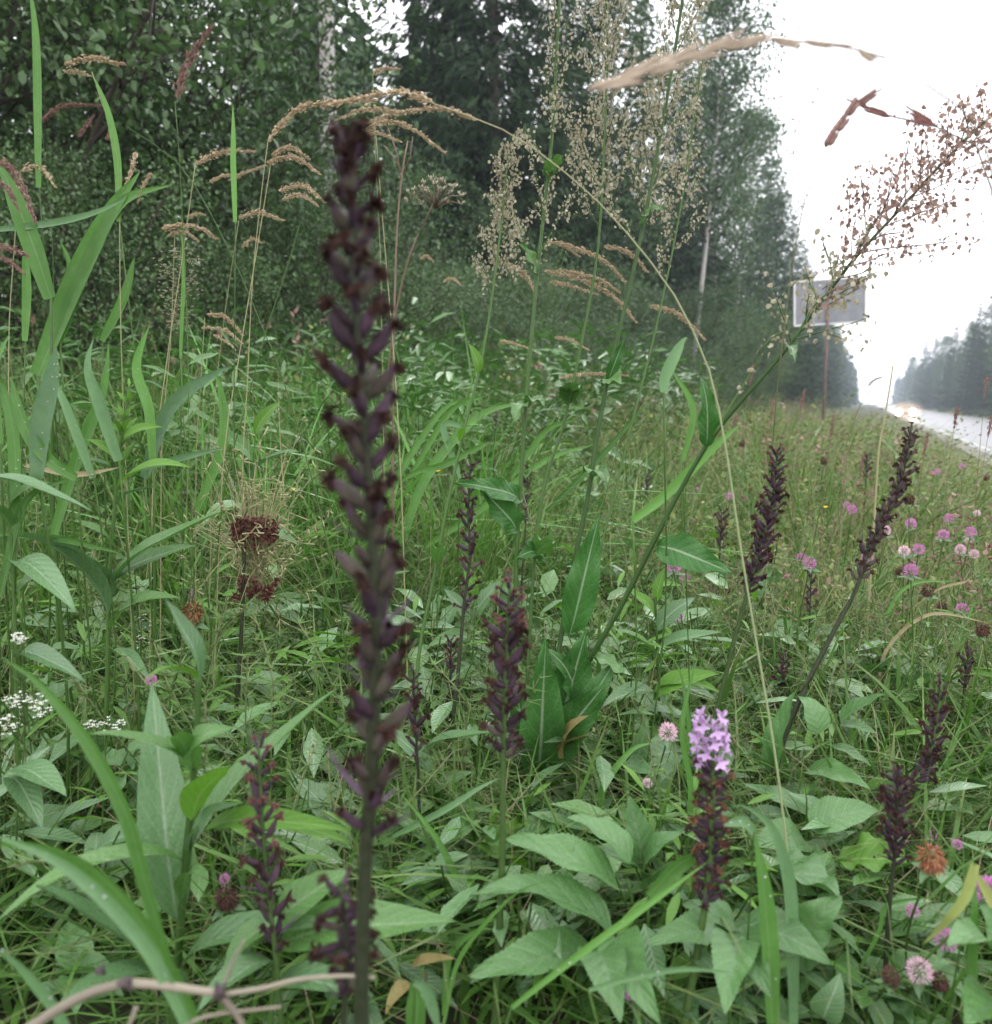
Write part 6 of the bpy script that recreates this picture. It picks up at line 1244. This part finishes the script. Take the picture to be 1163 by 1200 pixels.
# brown seed head with yellow-green wiry umbel around it
t, q = plant('dry_umbel', 'brown seed head with olive wiry rays left of the tallest orchid stem', 'umbel', [(287, 612), (286, 660), (284, 720), (280, 790), (276, 850)], 1.0, .0028, .0020, K['stem_dark'])
mb = MB()
for k in range(90):
    a = random.random() * 6.28; z_ = random.random(); c = P(300 + 26 * random.uniform(-1, 1), random.choice((618, 626, 690)) + random.uniform(-12, 12), 1.0); dead_flower(mb, rng, c - t.b, .007, 0)
t.part('brown_head', mb.mesh('brown_head', K['maroon']), Matrix.Translation(t.b))['kind'] = 'stuff'
mb = MB()
for k in range(150):
    a = P(300 + random.uniform(-12, 12), 640 + random.uniform(-20, 60), 1.02); b = P(300 + random.gauss(0, 42), 620 + random.gauss(0, 46), 1.02 + random.uniform(-.05, .05)); m_ = a.lerp(b, .5) + Vector((0, 0, .008)); tube(mb, [a - t.b, m_ - t.b, b - t.b], [.0007, .0006, .0003], 3, cap=False)
    for j in range(3): f = b + Vector(np.random.normal(size=3) * .006); tube(mb, [b - t.b, f - t.b], [.0003, .0011], 4)
t.part('wiry_rays', mb.mesh('wiry_rays', K['straw_stem']), Matrix.Translation(t.b))['kind'] = 'stuff'
# dry twig with dark knots
t = Thing('dry_twig', P(40, 1200, .40), 'pale dry twig with dark knots lying across the bottom left corner', 'twig')
def tw(pp, r0, r1, d=.40, nm='branch'):
    q_ = smooth_path(path_px(pp, d), 16); mb = MB(); tube(mb, [v - t.b for v in q_], [r0 + (r1 - r0) * i / 15 for i in range(16)], 8); t.part(nm, mb.mesh(nm, K['twig']), Matrix.Translation(t.b))
tw([(20, 1215), (70, 1182), (110, 1162), (148, 1152)], .0026, .0022); tw([(148, 1152), (190, 1155), (255, 1164)], .0022, .0018); tw([(258, 1166), (310, 1158), (350, 1148), (402, 1144), (440, 1146)], .0013, .0009); tw([(258, 1166), (278, 1190), (290, 1215)], .0018, .0014)
tw([(160, 1180), (152, 1200), (140, 1220)], .0012, .0008); tw([(262, 1158), (272, 1130), (286, 1102)], .0011, .0006); tw([(200, 1215), (240, 1192), (330, 1180)], .0011, .0007)
for (kx, ky, kr) in ((148, 1152, .0030), (257, 1165, .0034), (117, 1138, .0022)):
    mb = MB(); c = P(kx, ky, .398)
    for e in range(5):
        dv = Vector(rng.normal(size=3)).normalized(); tube(mb, [c - dv * kr * .8 - t.b, c - t.b, c + dv * kr * 1.6 - t.b], [kr * .5, kr * .8, kr * .15], 7)
    t.part('knot', mb.mesh('knot', K['twig_knot']), Matrix.Translation(t.b))
mb = MB(); tube(mb, [P(20, 1215, .41) - t.b, P(30, 1300, .41) - t.b, Vector((0, 0, gz(t.b.x, t.b.y) - t.b.z))], .002, 6); t.part('branch', mb.mesh('branch', K['twig']), Matrix.Translation(t.b))
# small yellow flowers
for (px, py, d, lab) in ((343, 575, 1.6, 'small yellow buttercup left of the tallest orchid stem'), (514, 553, 1.7, 'small yellow buttercup right of the tallest orchid stem'), (586, 762, 1.1, 'tiny yellow buttercup left of the centre spike tip'), (968, 595, 2.0, 'pale yellow flower between the two dark right spikes')):
    t, q = plant('buttercup', lab, 'wildflower', [(px, py), (px + 3, py + 30), (px + 2, py + 70)], d, .0010, .0006, K['stem'], 'small yellow flowers', 10)
    for j in range(5):
        a = j * 1.2566; o = P(px, py, d); put_leaf(t, 'clover', o, o + Vector((math.cos(a) * .006, math.sin(a) * .006, .003)), .0055, name='petal').data = LF.setdefault('yellow_petal', [leaf_mesh('petal', K['yellow'], wid=.6, prof='ovate', ny=6, nx=4)])[0]

# ------------------------------------------------------------------ air
mb = MB(); box(mb, -520, 520, -70, 920, -2.6, 26)
hz = link('haze', mb.mesh('haze', [], False)); tag(hz, 'thin damp evening haze over the verge and road', 'haze', kind='stuff')
m, nn_ = mat_new('haze'); v = nn_.nodes.new('ShaderNodeVolumePrincipled'); v.inputs['Color'].default_value = (.78, .87, 1, 1); v.inputs['Density'].default_value = .0010; v.inputs['Anisotropy'].default_value = .2
oo = nn_.nodes.new('ShaderNodeOutputMaterial'); nn_.links.new(v.outputs[0], oo.inputs['Volume']); hz.data.materials.append(m);
